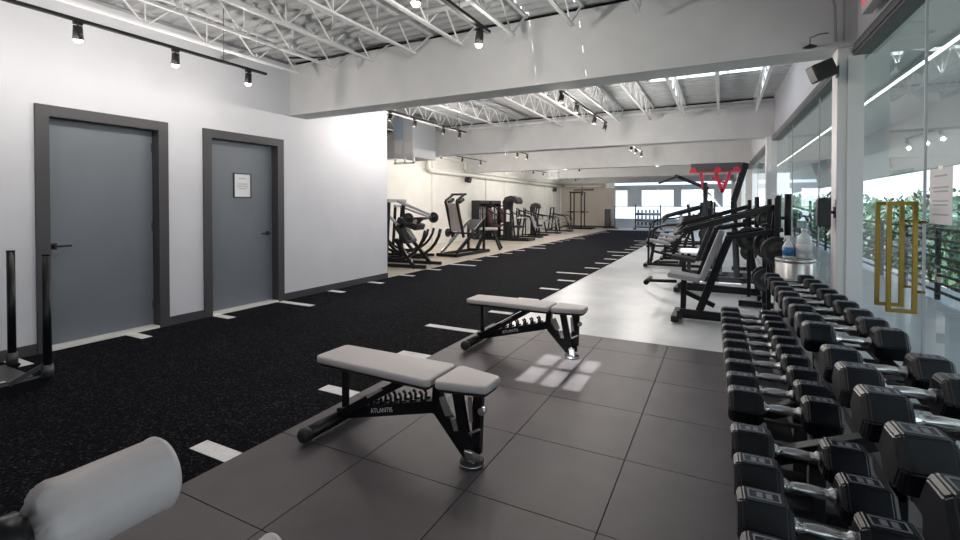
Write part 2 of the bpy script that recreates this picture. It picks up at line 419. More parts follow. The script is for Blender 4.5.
# conduits and pipes
def pipe(pts, r, m, label, cat='pipe', name='conduit'):
    mb = MB(); mb.tube(pts, r); return tag(mb.build(name, m), label, cat)
pipe([(-5.38, 3.64, 3.11), (.6, 3.64, 3.11)], .030, 'pipegrey', 'thick grey pipe crossing the near joists toward the top of the picture', name='ceiling_pipe')
pipe([(XL + .016, -2, DK - .02), (XL + .016, 4.6, DK - .02)], .018, 'pipegrey', 'thin grey conduit along the top of the white left wall')
pipe([(XA + .1, 9.93, 3.17), (.8, 9.93, 3.17)], .035, 'steelwhite', 'white pipe along the top of the second ceiling beam', name='ceiling_pipe')
pipe([(-5.0, 4.3, 3.24), (-4.3, 4.35, 3.16), (-3.6, 4.40, 3.22), (-3.0, 4.40, 3.18)], .012, 'blackmat', 'black cable slung along the top of the first beam at its left end', 'cable', 'cable')
for k, (zz, yk, xx, rr) in enumerate(((2.45, 12.7, XA + .17, .075), (2.60, 15.2, XA + .12, .06))):
    pts = [(xx + .05, 10.4, zz + .42 - k * .05), (xx, yk - .12, zz + .40 - k * .05), (xx, yk, zz + .34 - k * .05), (xx, yk, zz + .1), (xx, yk + .15, zz), (xx, 27.4, zz - .04)]
    pipe(pts, rr, 'pipewhite', ('thick white pipe with a drop along the alcove wall, the lower one' if k == 0 else 'white pipe just above the lower one on the alcove wall'), name='wall_pipe')
pipe([(XA + .15, 27.3, 2.42), (-6.5, 27.4, 2.40), (-6.2, 27.4, 2.42)], .05, 'pipewhite', 'short cream pipe across the top of the far end wall', name='wall_pipe')

# ------------------------------------------------------------------ right glass wall
def gl(y, z, dx=0): return (XG(y) + dx, y, z)
HB = 2.50
def right_line(mb, y0, y1, z0, z1, dx0, dx1):
    a, b = XG(y0), XG(y1)
    v = [(a + dx0, y0), (a + dx1, y0), (b + dx1, y1), (b + dx0, y1)]
    mb.prism(v, z0, z1)
mb = MB(); right_line(mb, -4, 27.9, HB + .09, DK + .05, -.02, .12); struct(mb, 'wall_right', 'wall', 'white fascia wall above the glass on the right', 'wall')
mb = MB(); right_line(mb, -4, 27.9, HB, HB + .09, -.05, .06); right_line(mb, -4, 27.9, HB + .02, HB + .05, -.06, -.05); struct(mb, 'trim_3', 'dkgrey', 'dark grey channel along the top of the glass wall', 'trim')
mb = MB(); right_line(mb, -4, 27.9, 0, .04, -.02, .05); struct(mb, 'trim_4', 'ltgrey', 'thin pale channel along the foot of the glass wall', 'trim')
COLS = (4.74, 10.15, 15.9, 21.5, 27.2)
ys = [-4, -1.2, .9, 2.4, 3.44, 4.64, 6.3, 8.2, 10.05, 12.0, 13.9, 15.8, 18.6, 21.4, 27.2]
q = MB(); q.bx(0, .001, 0, .001, 0, .001)
root = None
for k, (a, b) in enumerate(zip(ys, ys[1:])):
    mb = MB(); mb.quad(gl(a + .004, .03, .02), gl(b - .004, .03, .02), gl(b - .004, HB + .01, .02), gl(a + .004, HB + .01, .02))
    o = mb.build('window_1', 'glass')
    tag(o, 'clear glass pane %s' % (['behind the camera', 'beside the camera', 'just ahead of the camera on the right', 'forming the far door leaf with the paper notice', 'between the brass handles and the near white post', 'just past the near white post', 'second past the near white post', 'against the second white post', 'just past the second white post', 'midway between second and third posts', 'against the third white post', 'past the third white post', 'leading up to the fourth post', 'at the far end of the glass wall'][k]), 'glass pane', None, 'structure')
q.bm.free()
# vertical joints between the panes
mb = MB()
for y in (2.4, 3.44, 6.3, 8.2, 12.0, 13.9, 18.6): mb.bar(gl(y, .04, .02), gl(y, HB, .02), .012)
struct(mb, 'trim_5', 'ltgrey', 'slim vertical joints between the glass panes', 'trim')
for k, y in enumerate(COLS):
    x = XG(y) - .06
    mb = MB(); mb.bx(x - .085, x + .085, y - .10, y + .10, 0, 2.585, .012)
    mb.bx(x - .02, x + .085, y - .118, y - .10, 0, 2.585, .003)
    mb.bx(x - .11, x + .10, y - .14, y + .13, 0, .012)
    tag(mb.build('column', 'steelwhite'), ['near white steel column beside the brass door handles', 'second white column along the glass wall', 'third white column along the glass wall, beyond the machines', 'fourth white column along the glass wall', 'last white column beside the far windows'][k], 'column', None, 'structure')

# terrace outside
mb = MB(); mb.prism([(XG(-4) + .06, -4), (3.2, -4), (3.2, 28), (XG(28) + .06, 28)], -.2, -.002); struct(mb, 'floor', 'terrace', 'pale concrete terrace floor outside the glass', 'terrace floor')
mb = MB(); mb.prism([(XG(-4) + .14, -4), (3.0, -4), (3.0, 28), (XG(28) + .14, 28)], 2.95, 3.1); struct(mb, 'ceiling', 'steelwhite', 'pale soffit over the terrace outside', 'ceiling')
mb = MB(); mb.bx(3.0, 3.14, -4, 28, 1.93, 3.1); struct(mb, 'trim_10', 'steelwhite', 'pale deep edge beam hanging along the outside of the terrace', 'beam')
q = MB(); q.bx(1.93, 1.99, -1, 26, 2.90, 2.949); q.mi = 1; q.bx(1.94, 1.98, -1, 26, 2.894, 2.90)
tag(q.build('linear_lamp', ['white', 'strip']), 'thin white line of light running along the terrace soffit', 'lamp')
# railing
def railing(x, y0, y1, label):
    r_ = thing('railing', (x, y0, 0), label, 'railing'); L = y1 - y0
    q = MB(); q.bx(-.03, .03, 0, L, .97, 1.01, .004); q.build('top_rail', 'blackmat', r_)
    for z in (.12, .24, .36, .48, .60, .72, .84):
        q = MB(); q.bx(-.012, .012, 0, L, z - .018, z + .018); q.build('rail_bar', 'blackmat', r_)
    n = int(L / 1.3); 
    for k in range(n + 1):
        q = MB(); yy = L * k / n; q.bx(-.025, .025, yy - .03, yy + .03, 0, .97, .003); q.build('post', 'blackmat', r_)
railing(2.7, 1.0, 11.4, 'black horizontal-bar railing outside on the near part of the terrace')
railing(2.7, 11.6, 26.0, 'black horizontal-bar railing outside, the farther stretch of the terrace')
mb = MB(); mb.bx(-60, 80, -30, 120, -4.6, -4.5); tag(mb.build('ground', 'ground'), 'green-grey ground far below the terrace', 'ground', None, 'structure')

# trees and plants outside
def leafy(name, c, rad, n, size, m, label, cat='tree', trunk=True):
    x, y, z = c; rx, ry, rz_ = rad
    r_ = thing(name, (x, y, -4.5), label, cat)
    mb = MB(); rnd = random.Random(int(x * 97 + y * 31))
    for i in range(n):
        th = rnd.uniform(0, 2 * PI); ph = math.acos(rnd.uniform(-1, 1)); rr = rnd.uniform(.55, 1.0)
        lump = 1 + .22 * math.sin(3 * th + y) * math.sin(2 * ph)
        p = Vector((math.cos(th) * math.sin(ph) * rx * rr * lump, math.sin(th) * math.sin(ph) * ry * rr * lump, z + 4.5 + math.cos(ph) * rz_ * rr * lump))
        e = Euler((rnd.uniform(0, PI), rnd.uniform(0, PI), rnd.uniform(0, PI))).to_matrix(); s_ = size * rnd.uniform(.6, 1.4)
        mb.mi = rnd.randint(0, 1)
        mb.quad(p + e @ Vector((-s_, 0, 0)), p + e @ Vector((0, -s_ * .4, 0)), p + e @ Vector((s_, 0, 0)), p + e @ Vector((0, s_ * .4, 0)))
    mb.build('foliage', ['leaf', 'leafl'], r_)
    t = MB(); t.cyl((0, 0, 0), (0, 0, z + 4.5), .12, .06); t.build('trunk', 'bark', r_)
    return r_
def palm(c, h, n, L, label):
    x, y = c; r_ = thing('palm_tree', (x, y, -4.5), label, 'palm')
    t = MB(); t.cyl((0, 0, 0), (0, 0, 4.5 + h), .13, .09); t.build('trunk', 'bark', r_)
    rnd = random.Random(int(x * 13 + y * 7)); H = 4.5 + h
    for i in range(n):
        az = 2 * PI * i / n + rnd.uniform(-.2, .2); up = rnd.uniform(.1, 1.0); mb = MB(); mb.mi = i % 2
        pts = []
        for k in range(9):
            u = k / 8; rr = L * u; zz = H + up * L * u * .9 - L * u * u * .95
            pts.append(Vector((math.cos(az) * rr, math.sin(az) * rr, zz)))
        side = Vector((-math.sin(az), math.cos(az), 0))
        mb.tube(pts, .012, 5)
        for k in range(1, 9):
            for t_ in (0, .33, .66):
                a = pts[k - 1].lerp(pts[k], t_); l = .34 * L * math.sin(PI * min(1, (k + t_) / 9.2)) + .05
                for sg in (-1, 1):
                    b = a + side * sg * l + Vector((math.cos(az) * l * .4, math.sin(az) * l * .4, -.3 * l))
                    w = Vector((math.cos(az), math.sin(az), 0)) * .03
                    mb.quad(a - w, a + w, b + w * .2, b - w * .2)
        mb.build('frond', ['leaf', 'leafl'], r_)
for k, a in enumerate((((4.4, 11.1), 1.1, 14, 1.6, 'tall palm beyond the railing, seen behind the brass handles'), ((3.9, 7.0), .5, 13, 1.3, 'low palm beyond the railing at the right edge'), ((5.0, 15.2), .9, 13, 1.5, 'palm farther off, seen left of the near white column'))):
    palm(*a)
for k, a in enumerate((((6.4, 8.4, .5), (1.8, 1.9, 1.9), 2600, .13, 'leafy tree beyond the railing at the right edge of the view'), ((6.2, 13.6, .3), (1.9, 2.2, 1.7), 2600, .14, 'leafy tree behind the palm, right of the near white column'), ((6.8, 20.0, .1), (2.2, 2.4, 1.7), 2400, .15, 'leafy tree in the middle distance behind the railing'), ((7.6, 26.5, .1), (2.0, 2.4, 1.6), 2200, .16, 'farthest leafy tree along the terrace'), ((4.4, 19.6, .0), (1.1, 1.6, 1.4), 1800, .12, 'low rounded shrub behind the railing, left of the near column'), ((4.9, 4.9, -.1), (1.3, 1.5, 1.2), 1500, .10, 'low bushy tree just beyond the near railing'), ((4.9, 24.0, .1), (1.4, 1.9, 1.6), 2000, .14, 'slim leafy tree behind the far stretch of railing'), ((4.7, 29.0, .2), (1.5, 2.2, 1.4), 2000, .16, 'leafy tree beyond the far corner of the terrace'), ((5.2, 35.0, .4), (2.2, 2.6, 1.6), 2000, .2, 'distant leafy tree seen low between the white columns'), ((4.6, 43.0, .4), (2.6, 2.8, 1.6), 2000, .22, 'most distant leafy tree seen past the columns'))):
    leafy('leafy_tree', a[0], a[1], a[2], a[3], None, a[4])

# ------------------------------------------------------------------ far windows
zs0, zs1, zm = .52, 2.2, 1.22
edges = [(-5.55, -4.82), (-4.10, -2.35), (-2.02, -.35), (0.0, .55)]
mb = MB(); mb.bx(-5.6, .6, YB, YB + .15, 2.2, 2.45); mb.bx(-5.6, .6, YB, YB + .15, 2.60, DK)
px = [-5.6] + [v for e in edges for v in e] + [.6]
for a, b in zip(px[0::2], px[1::2]): mb.bx(a, b, YB, YB + .15, zm, 2.2)
mb.bx(-5.6, .6, YB, YB + .15, 0, zs0 - .02); struct(mb, 'wall_back', 'winwall', 'pale blue-grey window wall at the far end of the gym', 'wall')
mb = MB(); mb.bx(-5.6, .6, YB - .12, YB + .15, zs0 - .02, zs0 + .03, .004); struct(mb, 'trim_6', 'sill', 'long white ledge under the far windows', 'trim')
for k, (a, b) in enumerate(edges):
    f = MB(); w = .04
    f.bx(a, a + w, YB + .02, YB + .08, zm, 2.2); f.bx(b - w, b, YB + .02, YB + .08, zm, 2.2); f.bx(a + w, b - w, YB + .02, YB + .08, zm, zm + w); f.bx(a + w, b - w, YB + .02, YB + .08, 2.2 - w, 2.2)
    rr = tag(f.build('window_%d' % (k + 4), 'steelwhite'), 'bright white window at the far end, %s from the left' % ORD[k], 'window', None, 'structure')
    f = MB(); f.quad((a, YB + .05, zm), (b, YB + .05, zm), (b, YB + .05, 2.2), (a, YB + .05, 2.2)); f.build('pane', 'glass', rr)
f = MB(); f.quad((-5.6, YB + .05, zs0), (.6, YB + .05, zs0), (.6, YB + .05, zm), (-5.6, YB + .05, zm)); struct(f, 'window_8', 'frost', 'bluish lower glazing band under the far windows', 'window')
f = MB(); f.quad((-5.6, YB + .05, 2.45), (.6, YB + .05, 2.45), (.6, YB + .05, 2.6), (-5.6, YB + .05, 2.6)); struct(f, 'window_9', 'frost', 'narrow bright glazing slot above the far windows', 'window')
for k, x in enumerate((-1.75, -.95)):
    u = thing('parasol', (x, 31.0 + 1.3 * k, -4.5), 'pale parasol outside the far window, %s one' % ('left' if k == 0 else 'right'), 'parasol')
    q = MB(); q.lathe([(.55, 6.05), (.40, 6.18), (.18, 6.30), (.02, 6.36)], seg=8, smooth=False); q.build('canopy', 'canvas', u)
    q = MB(); q.cyl((0, 0, 0), (0, 0, 6.3), .02); q.build('pole', 'dkgrey', u)

# ------------------------------------------------------------------ track lights
LAMPS = []
def track(x, y0, y1, heads, label, z=2.78, power=60, aim=(-.25, 0, -1), sz=1.0, bulb=False):
    r_ = thing('track_light', (x, y0, z), label, 'track light'); L = y1 - y0
    q = MB(); q.bx(-.018, .018, 0, L, -.012, .012); q.build('track_rail', 'blackmat', r_)
    n = 2
    for k in range(n):
        q = MB(); yy = L * (.12 + .76 * k); q.cyl((0, yy, .012), (0, yy, DK - z), .003, seg=6); q.build('hanger_rod', 'dkgrey', r_)
    a = Vector(aim).normalized()
    for yh in heads:
        y = yh - y0
        q = MB(); q.bx(-.016, .016, y - .03, y + .03, -.035, -.012, .003); q.cyl((0, y, -.035), (0, y, -.075), .006, seg=8)
        c = Vector((0, y, -.095)); q.cyl(c - a * .05, c + a * .055, .030 * sz, .036 * sz, seg=16)
        h = q.build('lamp_head', 'blackmat', r_)
        q = MB(); q.cyl(c + a * .050, c + a * (.064 if bulb else .052), .029 * sz, seg=16); bulb and q.cyl(c + a * .064, c + a * .080, .029 * sz, .015 * sz, seg=16); q.build('lamp_lens', 'lens', h)['label'] = 'glowing warm lamp lens'
        LAMPS.append((Vector((x, yh, z - .095)) + a * .12, a, power))
track(-4.50, -.6, 3.55, (1.09, 1.84, 2.58, 3.33), 'long black track light in front of the white wall above the doors', aim=(-.25, .12, -1), power=11.5, bulb=True)
track(-1.75, -.6, 3.55, (1.2, 2.50, 3.38), 'black track light over the bench bay at the top of the picture', aim=(-.15, .1, -1), power=15.5, bulb=True)
track(-4.55, 5.45, 8.2, (5.8, 6.45, 7.35, 7.95), 'black track light behind the first beam on the left', power=17)
track(-1.83, 5.6, 8.42, (5.8, 6.5, 7.55, 8.3), 'black track light behind the first beam at the centre', power=22)
track(-1.95, 11.5, 13.4, (11.7, 12.4, 13.3), 'small black track light in the third bay near the centre', power=30)
track(-4.95, 11.0, 12.6, (11.1, 11.8, 12.5), 'small black track light in the third bay on the left', power=30)
track(-1.95, 16.4, 18.4, (16.9,), 'far black track light with one head near the centre', power=44)
track(-5.0, 16.2, 18.4, (16.5, 18.2), 'far black track light in the fourth bay on the left', power=44)
track(-7.0, 11.0, 14.0, (11.2, 12.4, 13.6), 'track light over the dark machines in the alcove', power=24, aim=(-.2, 0, -1))
track(-7.0, 17.0, 20.0, (17.2, 18.4, 19.6), 'track light over the far machines in the alcove', power=24, aim=(-.2, 0, -1))
track(-7.0, 22.6, 25.6, (23.2, 24.8), 'track light in the last bay of the alcove', power=26, aim=(-.2, 0, -1))
for p, a, w in LAMPS:
    l = bpy.data.lights.new('lamp_light', 'POINT'); l.energy = w * 1.0; l.color = (1, .93, .86); l.shadow_soft_size = .03
    o = bpy.data.objects.new('lamp_light', l); COL.objects.link(o); o.location = p; o.rotation_euler = a.to_track_quat('-Z', 'Y').to_euler()

# ceiling-hung air unit beside the wall end
au = thing('air_handler', (-6.265, 8.45, 2.38), 'boxy ceiling air unit with pale panels beyond the end of the white wall', 'air unit')
q = MB(); q.bx(-.265, .265, 0, .9, 0, .90, .01); q.build('casing', 'ltgrey', au)
for (x0, x1, z0, z1, m) in ((-.25, -.01, .40, .88, 'bluegrey'), (.01, .25, .36, .88, 'ltgrey'), (-.25, -.03, .08, .34, 'peach'), (.03, .25, .08, .34, 'peach')):
    q = MB(); q.bx(x0, x1, -.012, 0, z0, z1, .004); q.build('panel', m, au)
q = MB(); q.bx(-.27, .27, .02, .06, -.14, -.10); q.bx(-.27, -.23, .02, .06, -.14, 0); q.bx(.0, .04, .02, .06, -.14, 0); q.bx(.23, .27, .02, .06, -.14, 0); q.build('bracket', 'white', au)

# exit signs
def exit_sign(loc, rz, w, h, label, m='redletter', body='white'):
    e = thing('exit_sign', loc, label, 'exit sign', rz)
    q = MB(); q.bx(-w / 2, w / 2, -.03, .03, -h / 2, h / 2, .008); q.build('housing', body, e)
    text('EXIT', h * .72, m, e, Matrix.Translation((0, -.031, 0)) @ Euler((PI / 2, 0, 0)).to_matrix().to_4x4(), 'lettering')
    q = MB(); q.cyl((0, 0, h / 2), (0, 0, h / 2 + .12), .01, seg=8); q.build('stem', 'white', e)
    return e
exit_sign((XG(3.95) - .09, 3.95, 2.74), R(-90) , .34, .19, 'white exit sign with red letters above the glass by the near column')
exit_sign((-5.18, 15.55, 2.37), 0, .40, .32, 'pale square hanging sign near the cream pipes, toward the left', 'ink')
exit_sign((-5.62, 26.9, 2.42), 0, .46, .28, 'small white hanging sign above the far black speaker tower', 'ink')

# speakers
def wall_speaker(loc, s_, label, arm, tilt=(0, 0, 0)):
    e = thing('wall_speaker', loc, label, 'speaker')
    q = MB(); q.prism([(-s_[0] / 2, -s_[1] / 2), (s_[0] / 2, -s_[1] / 2 * .75), (s_[0] / 2, s_[1] / 2 * .75), (-s_[0] / 2, s_[1] / 2)], -s_[2] / 2, s_[2] / 2, bev=.008)
    b_ = q.build('cabinet', 'blackmat', e, rot=tilt)
    q = MB(); q.box((-s_[0] / 2 - .004, 0, 0), (.008, s_[1] * .86, s_[2] * .88), None, .003); q.build('grille', 'dkgrey', b_)
    q = MB(); q.bar((s_[0] * .3, 0, 0), arm, .022); q.box(arm, (.012, .07, .09), None, .003); q.build('bracket', 'blackmat', e)
    return e
wall_speaker((.70, 4.55, 2.39), (.155, .13, .135), 'black speaker tilted down high on the near white column', (.108, .08, .0), (0, R(-22), R(15)))
wall_speaker((.735, 4.66, 1.27), (.085, .10, .235), 'upright black speaker at head height on the near white column', (.074, .02, 0))
wall_speaker((XG(16) - .16, 15.6, 2.45), (.14, .14, .16), 'black speaker on the third white column above the machines', (.07, .15, .0), (0, R(-15), 0))
for k, (y, z) in enumerate(((15.4, 2.28), (25.6, 2.2))):
    e = thing('wall_speaker', (XA + .16, y, z), 'black speaker on the alcove wall, %s' % ('above the leg press' if k == 0 else 'near the far end'), 'speaker')
    q = MB(); q.box((0, 0, 0), (.18, .2, .22), (0, R(15), 0), .01); q.build('cabinet', 'blackmat', e)
    q = MB(); q.bar((-.06, 0, .02), (-.16, 0, .02), .03); q.build('bracket', 'blackmat', e)
e = thing('tower_speaker', (-5.85, 27.35, 0), 'tall narrow black tower at the foot of the far end wall', 'speaker')
q = MB(); q.box((0, 0, .58), (.30, .28, 1.02), None, .02); q.build('cabinet', 'blackmat', e); q = MB(); q.box((0, -.145, .58), (.25, .012, .94), None, .003); q.build('grille', 'dkgrey', e); q = MB(); q.bx(-.2, .2, -.18, .18, 0, .07, .01); q.build('foot', 'blackmat', e)
# small arm lamp and cable on beam near column
e = thing('emergency_lamp', (.62, 4.635, 2.62), 'small black bent-arm fixture on the beam above the tilted speaker', 'fixture')
q = MB(); q.tube([(0, 0, 0), (0, -.05, 0), (.0, -.06, .05), (.06, -.06, .07), (.12, -.06, .07)], .004, 6); q.build('arm', 'blackmat', e)
q = MB(); q.lathe([(.001, .0), (.03, .004), (.05, .01), (.012, .03), (.001, .032)], (0, -.05, -.03)); q.build('dish', 'blackmat', e)
pipe([(.79, 4.6, 2.62), (.78, 4.59, 2.9), (.74, 4.6, 3.1), (.73, 4.6, 3.28)], .010, 'pipegrey', 'grey cable looping up the beam end above the near column', 'cable', 'cable')
pipe([(.84, 4.6, 2.62), (.84, 4.59, 2.9), (.82, 4.6, 3.1), (.80, 4.6, 3.28)], .008, 'pipegrey', 'thinner grey cable right beside the looping one at the column top', 'cable', 'cable')

# brass pull handles on the glass door and the paper notice
def loop_handle(y, x, label):
    e = thing('door_handle', (x, y, .737), label, 'door handle'); w, h, t = .13, .612, .020
    q = MB(); q.bx(-w, -w + t, -.010, .010, 0, h); q.bx(-t, 0, -.010, .010, 0, h); q.bx(-w + t, -t, -.010, .010, 0, t); q.bx(-w + t, -t, -.010, .010, h - t, h); q.build('grip', 'gold', e)
    for z in (.12, .50): q = MB(); q.cyl((-.005, 0, z), (.034, 0, z), .008, seg=10); q.build('standoff', 'gold', e)
loop_handle(3.35, XG(3.35) - .035, 'large rectangular brass pull handle, the one nearer the camera')
loop_handle(3.55, XG(3.55) - .035, 'large rectangular brass pull handle, behind and left of the other')
e = thing('paper_notice', (XG(3.22) + .014, 3.22, 1.36), 'white paper notice taped to the glass door right of the brass handles', 'notice')
q = MB(); q.bx(-.001, .001, -.14, .14, -.13, .16); q.mi = 1
for z, w in ((.12, .08), (.06, .10), (.04, .09), (-.01, .10), (-.03, .09), (-.08, .10)): q.bx(-.0016, -.001, -w, w, z - .004, z + .004)
q.build('paper', ['paper', 'ink'], e)
q = MB(); q.bx(-.002, -.0012, -.03, .03, .15, .17); q.build('tape', 'white', e)

# stainless bin with bottles
BX, BY = .575, 4.96
e = thing('waste_bin', (BX, BY, 0), 'round brushed steel bin behind the dumbbell rack, bottles on its lid', 'bin')
q = MB(); q.lathe([(.145, 0), (.150, .02), (.150, .82), (.145, .83)], seg=32); q.build('body', 'steel', e)
q = MB(); q.lathe([(.153, .83), (.154, .85), (.148, .86), (.14, .86)], seg=32); q.build('lid', 'steel', e)
e = thing('spray_bottle', (BX - .055, BY - .04, .86), 'white trigger spray bottle with a blue label on the steel bin', 'bottle')
q = MB(); q.lathe([(.038, 0), (.042, .01), (.042, .10), (.028, .14), (.014, .16), (.014, .175)]); q.build('body', 'bottle', e)
q = MB(); q.lathe([(.0432, .025), (.0432, .10)]); q.build('label_wrap', 'blue', e)
q = MB(); q.box((0, 0, .187), (.03, .025, .025), None, .004); q.bar((.0, 0, .19), (-.055, 0, .192), .016); q.bar((-.02, 0, .18), (-.035, 0, .15), .008); q.build('trigger_head', 'white', e)
e = thing('plastic_jug', (BX + .065, BY - .02, .86), 'clear plastic jug standing right of the spray bottle on the bin', 'bottle')
q = MB(); q.lathe([(.052, 0), (.058, .012), (.058, .16), (.045, .20), (.02, .225), (.02, .24)]); q.build('body', 'bottle', e)
q = MB(); q.cyl((0, 0, .24), (0, 0, .262), .024); q.build('cap', 'white', e)
q = MB(); q.lathe([(.0592, .05), (.0592, .13)]); q.build('label_wrap', 'paper', e)

# ------------------------------------------------------------------ benches
def make_bench():
    r_ = thing('weight_bench', (0, 0, 0), '', 'bench')
    # long back pad
    q = MB(); q.cushion([(-.49, -.130), (.315, -.145), (.315, .145), (-.49, .130)], (.404), .443); bp = q.build('back_pad', 'pad', r_)
    q = MB(); q.cushion([(-.48, -.118), (.305, -.132), (.305, .132), (-.48, .118)], .385, .402, .03, .003); q.build('pad_board', 'padside', bp)
    q = MB(); q.cushion([(.338, -.142), (.615, -.085), (.615, .085), (.338, .142)], .406, .445); sp = q.build('seat_pad', 'pad', r_)
    q = MB(); q.cushion([(.348, -.128), (.605, -.073), (.605, .073), (.348, .128)], .387, .404, .03, .003); q.build('pad_board', 'padside', sp)
    q = MB(); q.cyl((-.42, -.25, .050), (-.42, .22, .050), .038, seg=18); q.build('rear_foot', 'black', r_)
    for s_ in (-1, 1):
        q = MB(); q.lathe([(.02, 0), (.041, s_ * .006), (.042, s_ * .035), (.034, s_ * .05), (.015, s_ * .056)], (-.42, .215 if s_ > 0 else -.24, .050), 'Y'); q.build('end_cap', 'blackmat', r_)
    q = MB(); q.bar((-.42, 0, .075), (.29, 0, .262), .052, .066, .008); q.bar((.26, 0, .280), (.47, 0, .06), .052, .068, .008); q.bar((.28, 0, .25), (.29, 0, .385), .05, .05, .006)
    mf = q.build('main_frame', 'black', r_)
    ang = math.atan2(.2, .78)
    text('ATLANTIS', .036, 'letter', mf, Matrix.Translation((-.08, -.0262, .166)) @ Euler((PI / 2, -ang, 0)).to_matrix().to_4x4(), 'brand_lettering')
    q = MB()
    for k in range(6):
        x = -.16 + k * .07; z = .182 + (x + .16) * .256
        for s_ in (-.02, .02):
            q.bar((x, s_, z - .03), (x + .004, s_, z + .035), .010, .012); q.bar((x + .004, s_, z + .035), (x - .012, s_, z + .05), .010, .012)
            q.bar((x, s_, z + .005), (x + .030, s_, z + .012), .008, .010)
    q.bar((-.19, 0, .150), (.22, 0, .255), .05, .02)
    q.build('adjustment_rack', 'black', r_)
    q = MB(); q.bar((-.375, 0, .08), (-.375, 0, .39), .032, .032, .004); q.bar((-.375, 0, .370), (-.2, 0, .38), .03, .02); q.build('rear_post', 'black', r_)
    q = MB(); q.bar((-.36, -.035, .10), (.08, -.035, .362), .022, .045, .004); q.bar((-.36, .035, .10), (.08, .035, .362), .022, .045, .004); q.build('back_strut', 'black', r_)
    q = MB(); q.bar((-.16, -.05, .235), (-.05, -.05, .305), .010, .016); q.build('strut_plate', 'chrome', r_)['label'] = 'bright steel slide bar'
    q = MB(); q.bar((.42, -.03, .385), (.485, -.03, .05), .03, .055, .004); q.bar((.515, .03, .385), (.50, .03, .05), .03, .055, .004)
    q.bar((.545, -.03, .39), (.535, -.03, .12), .03, .045, .004); q.build('seat_post', 'black', r_)
    q = MB(); q.bar((.335, -.035, .33), (.375, -.035, .24), .012, .045); q.bar((.40, -.035, .23), (.42, -.035, .17), .012, .03); q.cyl((.575, -.035, .31), (.575, -.065, .31), .018); q.bar((.50, -.043, .36), (.51, -.043, .24), .006, .022); q.bar((.50, -.045, .18), (.56, -.045, .215), .012, .012); q.build('adjuster_hardware', 'chrome', r_)
    q = MB(); q.lathe([(.058, 0), (.065, .006), (.063, .018), (.045, .028)], (.49, 0, .002)); q.build('front_foot', 'blackmat', r_)
    q = MB(); q.lathe([(.0660, .010), (.0660, .016)], (.49, 0, 0)); q.box((.505, -.05, .065), (.05, .02, .075), (R(20), 0, 0), .006); q.build('foot_guard', 'chrome', r_)['label'] = 'polished steel foot guard'
    return r_
ZF = .0087
b0 = make_bench(); b0.location = (-1.615, 2.10, ZF); b0.rotation_euler = (0, 0, R(-1))
b0['label'] = 'near flat weight bench with greige pads, standing on the rubber tiles'; b0['group'] = 'flat benches'
dup(b0, (-1.64, 3.96, ZF), R(0), 'farther flat weight bench with greige pads, beside the sunlit patch', 'flat benches')

# foreground roller bench (cropped by the frame)
e = thing('roller_bench', (-1.13, .30, ZF), 'pale grey roller pad of a bench cut off at the lower left corner', 'bench')
def roller(y0, y1, x, z, r, name='roller_pad'):
    q = MB(); s_ = 1 if y1 > y0 else -1; L = abs(y1 - y0)
    pr = [(.006, 0), (r * .35, -.004), (r * .45, .006), (r * .72, .004), (r * .90, .016), (r * .97, .03), (r, .054), (r, L - .018), (r * 1.025, L - .015), (r * 1.03, L - .011), (r * 1.025, L - .008), (r * .985, L - .004), (r * .93, L), (.006, L + .002)]
    n = 36
    q.lathe([(a, y0 + s_ * b) for a, b in pr], (x, 0, z), 'Y', n)
    q.bm.verts.ensure_lookup_table()
    for v in q.bm.verts:       # gathers at the inner end
        t = (v.co.y - y0) * s_
        if t < .055:
            dx, dz = v.co.x - x, v.co.z - z; th = math.atan2(dz, dx)
            if math.hypot(dx, dz) > .3 * r: k = 1 + .16 * math.sin(11 * th + 2 * math.sin(3 * th)) * (1 - t / .055); v.co.x = x + dx * k; v.co.z = z + dz * k
    return q.build(name, 'pad', e)
roller(.082, .312, 0, .715, .078); roller(.0, -.25, 0, .715, .078)
roller(.30, .515, .12, .445, .040)
q = MB(); q.cyl((0, -.26, .72), (0, .33, .72), .014); q.build('axle', 'chrome', e)
q = MB(); q.bar((0, .04, .74), (-.03, .04, .1), .045, .05, .006); q.bar((-.03, .04, .42), (.12, .04, .44), .04, .04, .006); q.cyl((.12, .03, .445), (.12, .50, .445), .012); q.lathe([(.03, -.03), (.045, -.02), (.045, .02), (.03, .03)], (0, .045, .72), 'Y'); q.build('upright', 'black', e)
q = MB(); q.bar((-.03, -.35, .04), (-.03, .35, .04), .07, .07, .01); q.bar((-.03, 0, .04), (-1.0, -.05, .04), .07, .07, .01); q.bar((-.95, -.35, .04), (-.95, .3, .04), .07, .07, .01); q.bar((-.7, -.04, .05), (-.7, -.04, .42), .05, .05); q.build('base_frame', 'black', e)
q = MB(); q.box((-.62, -.04, .45), (.75, .27, .06), None, .015); q.build('bench_pad', 'padcool', e)

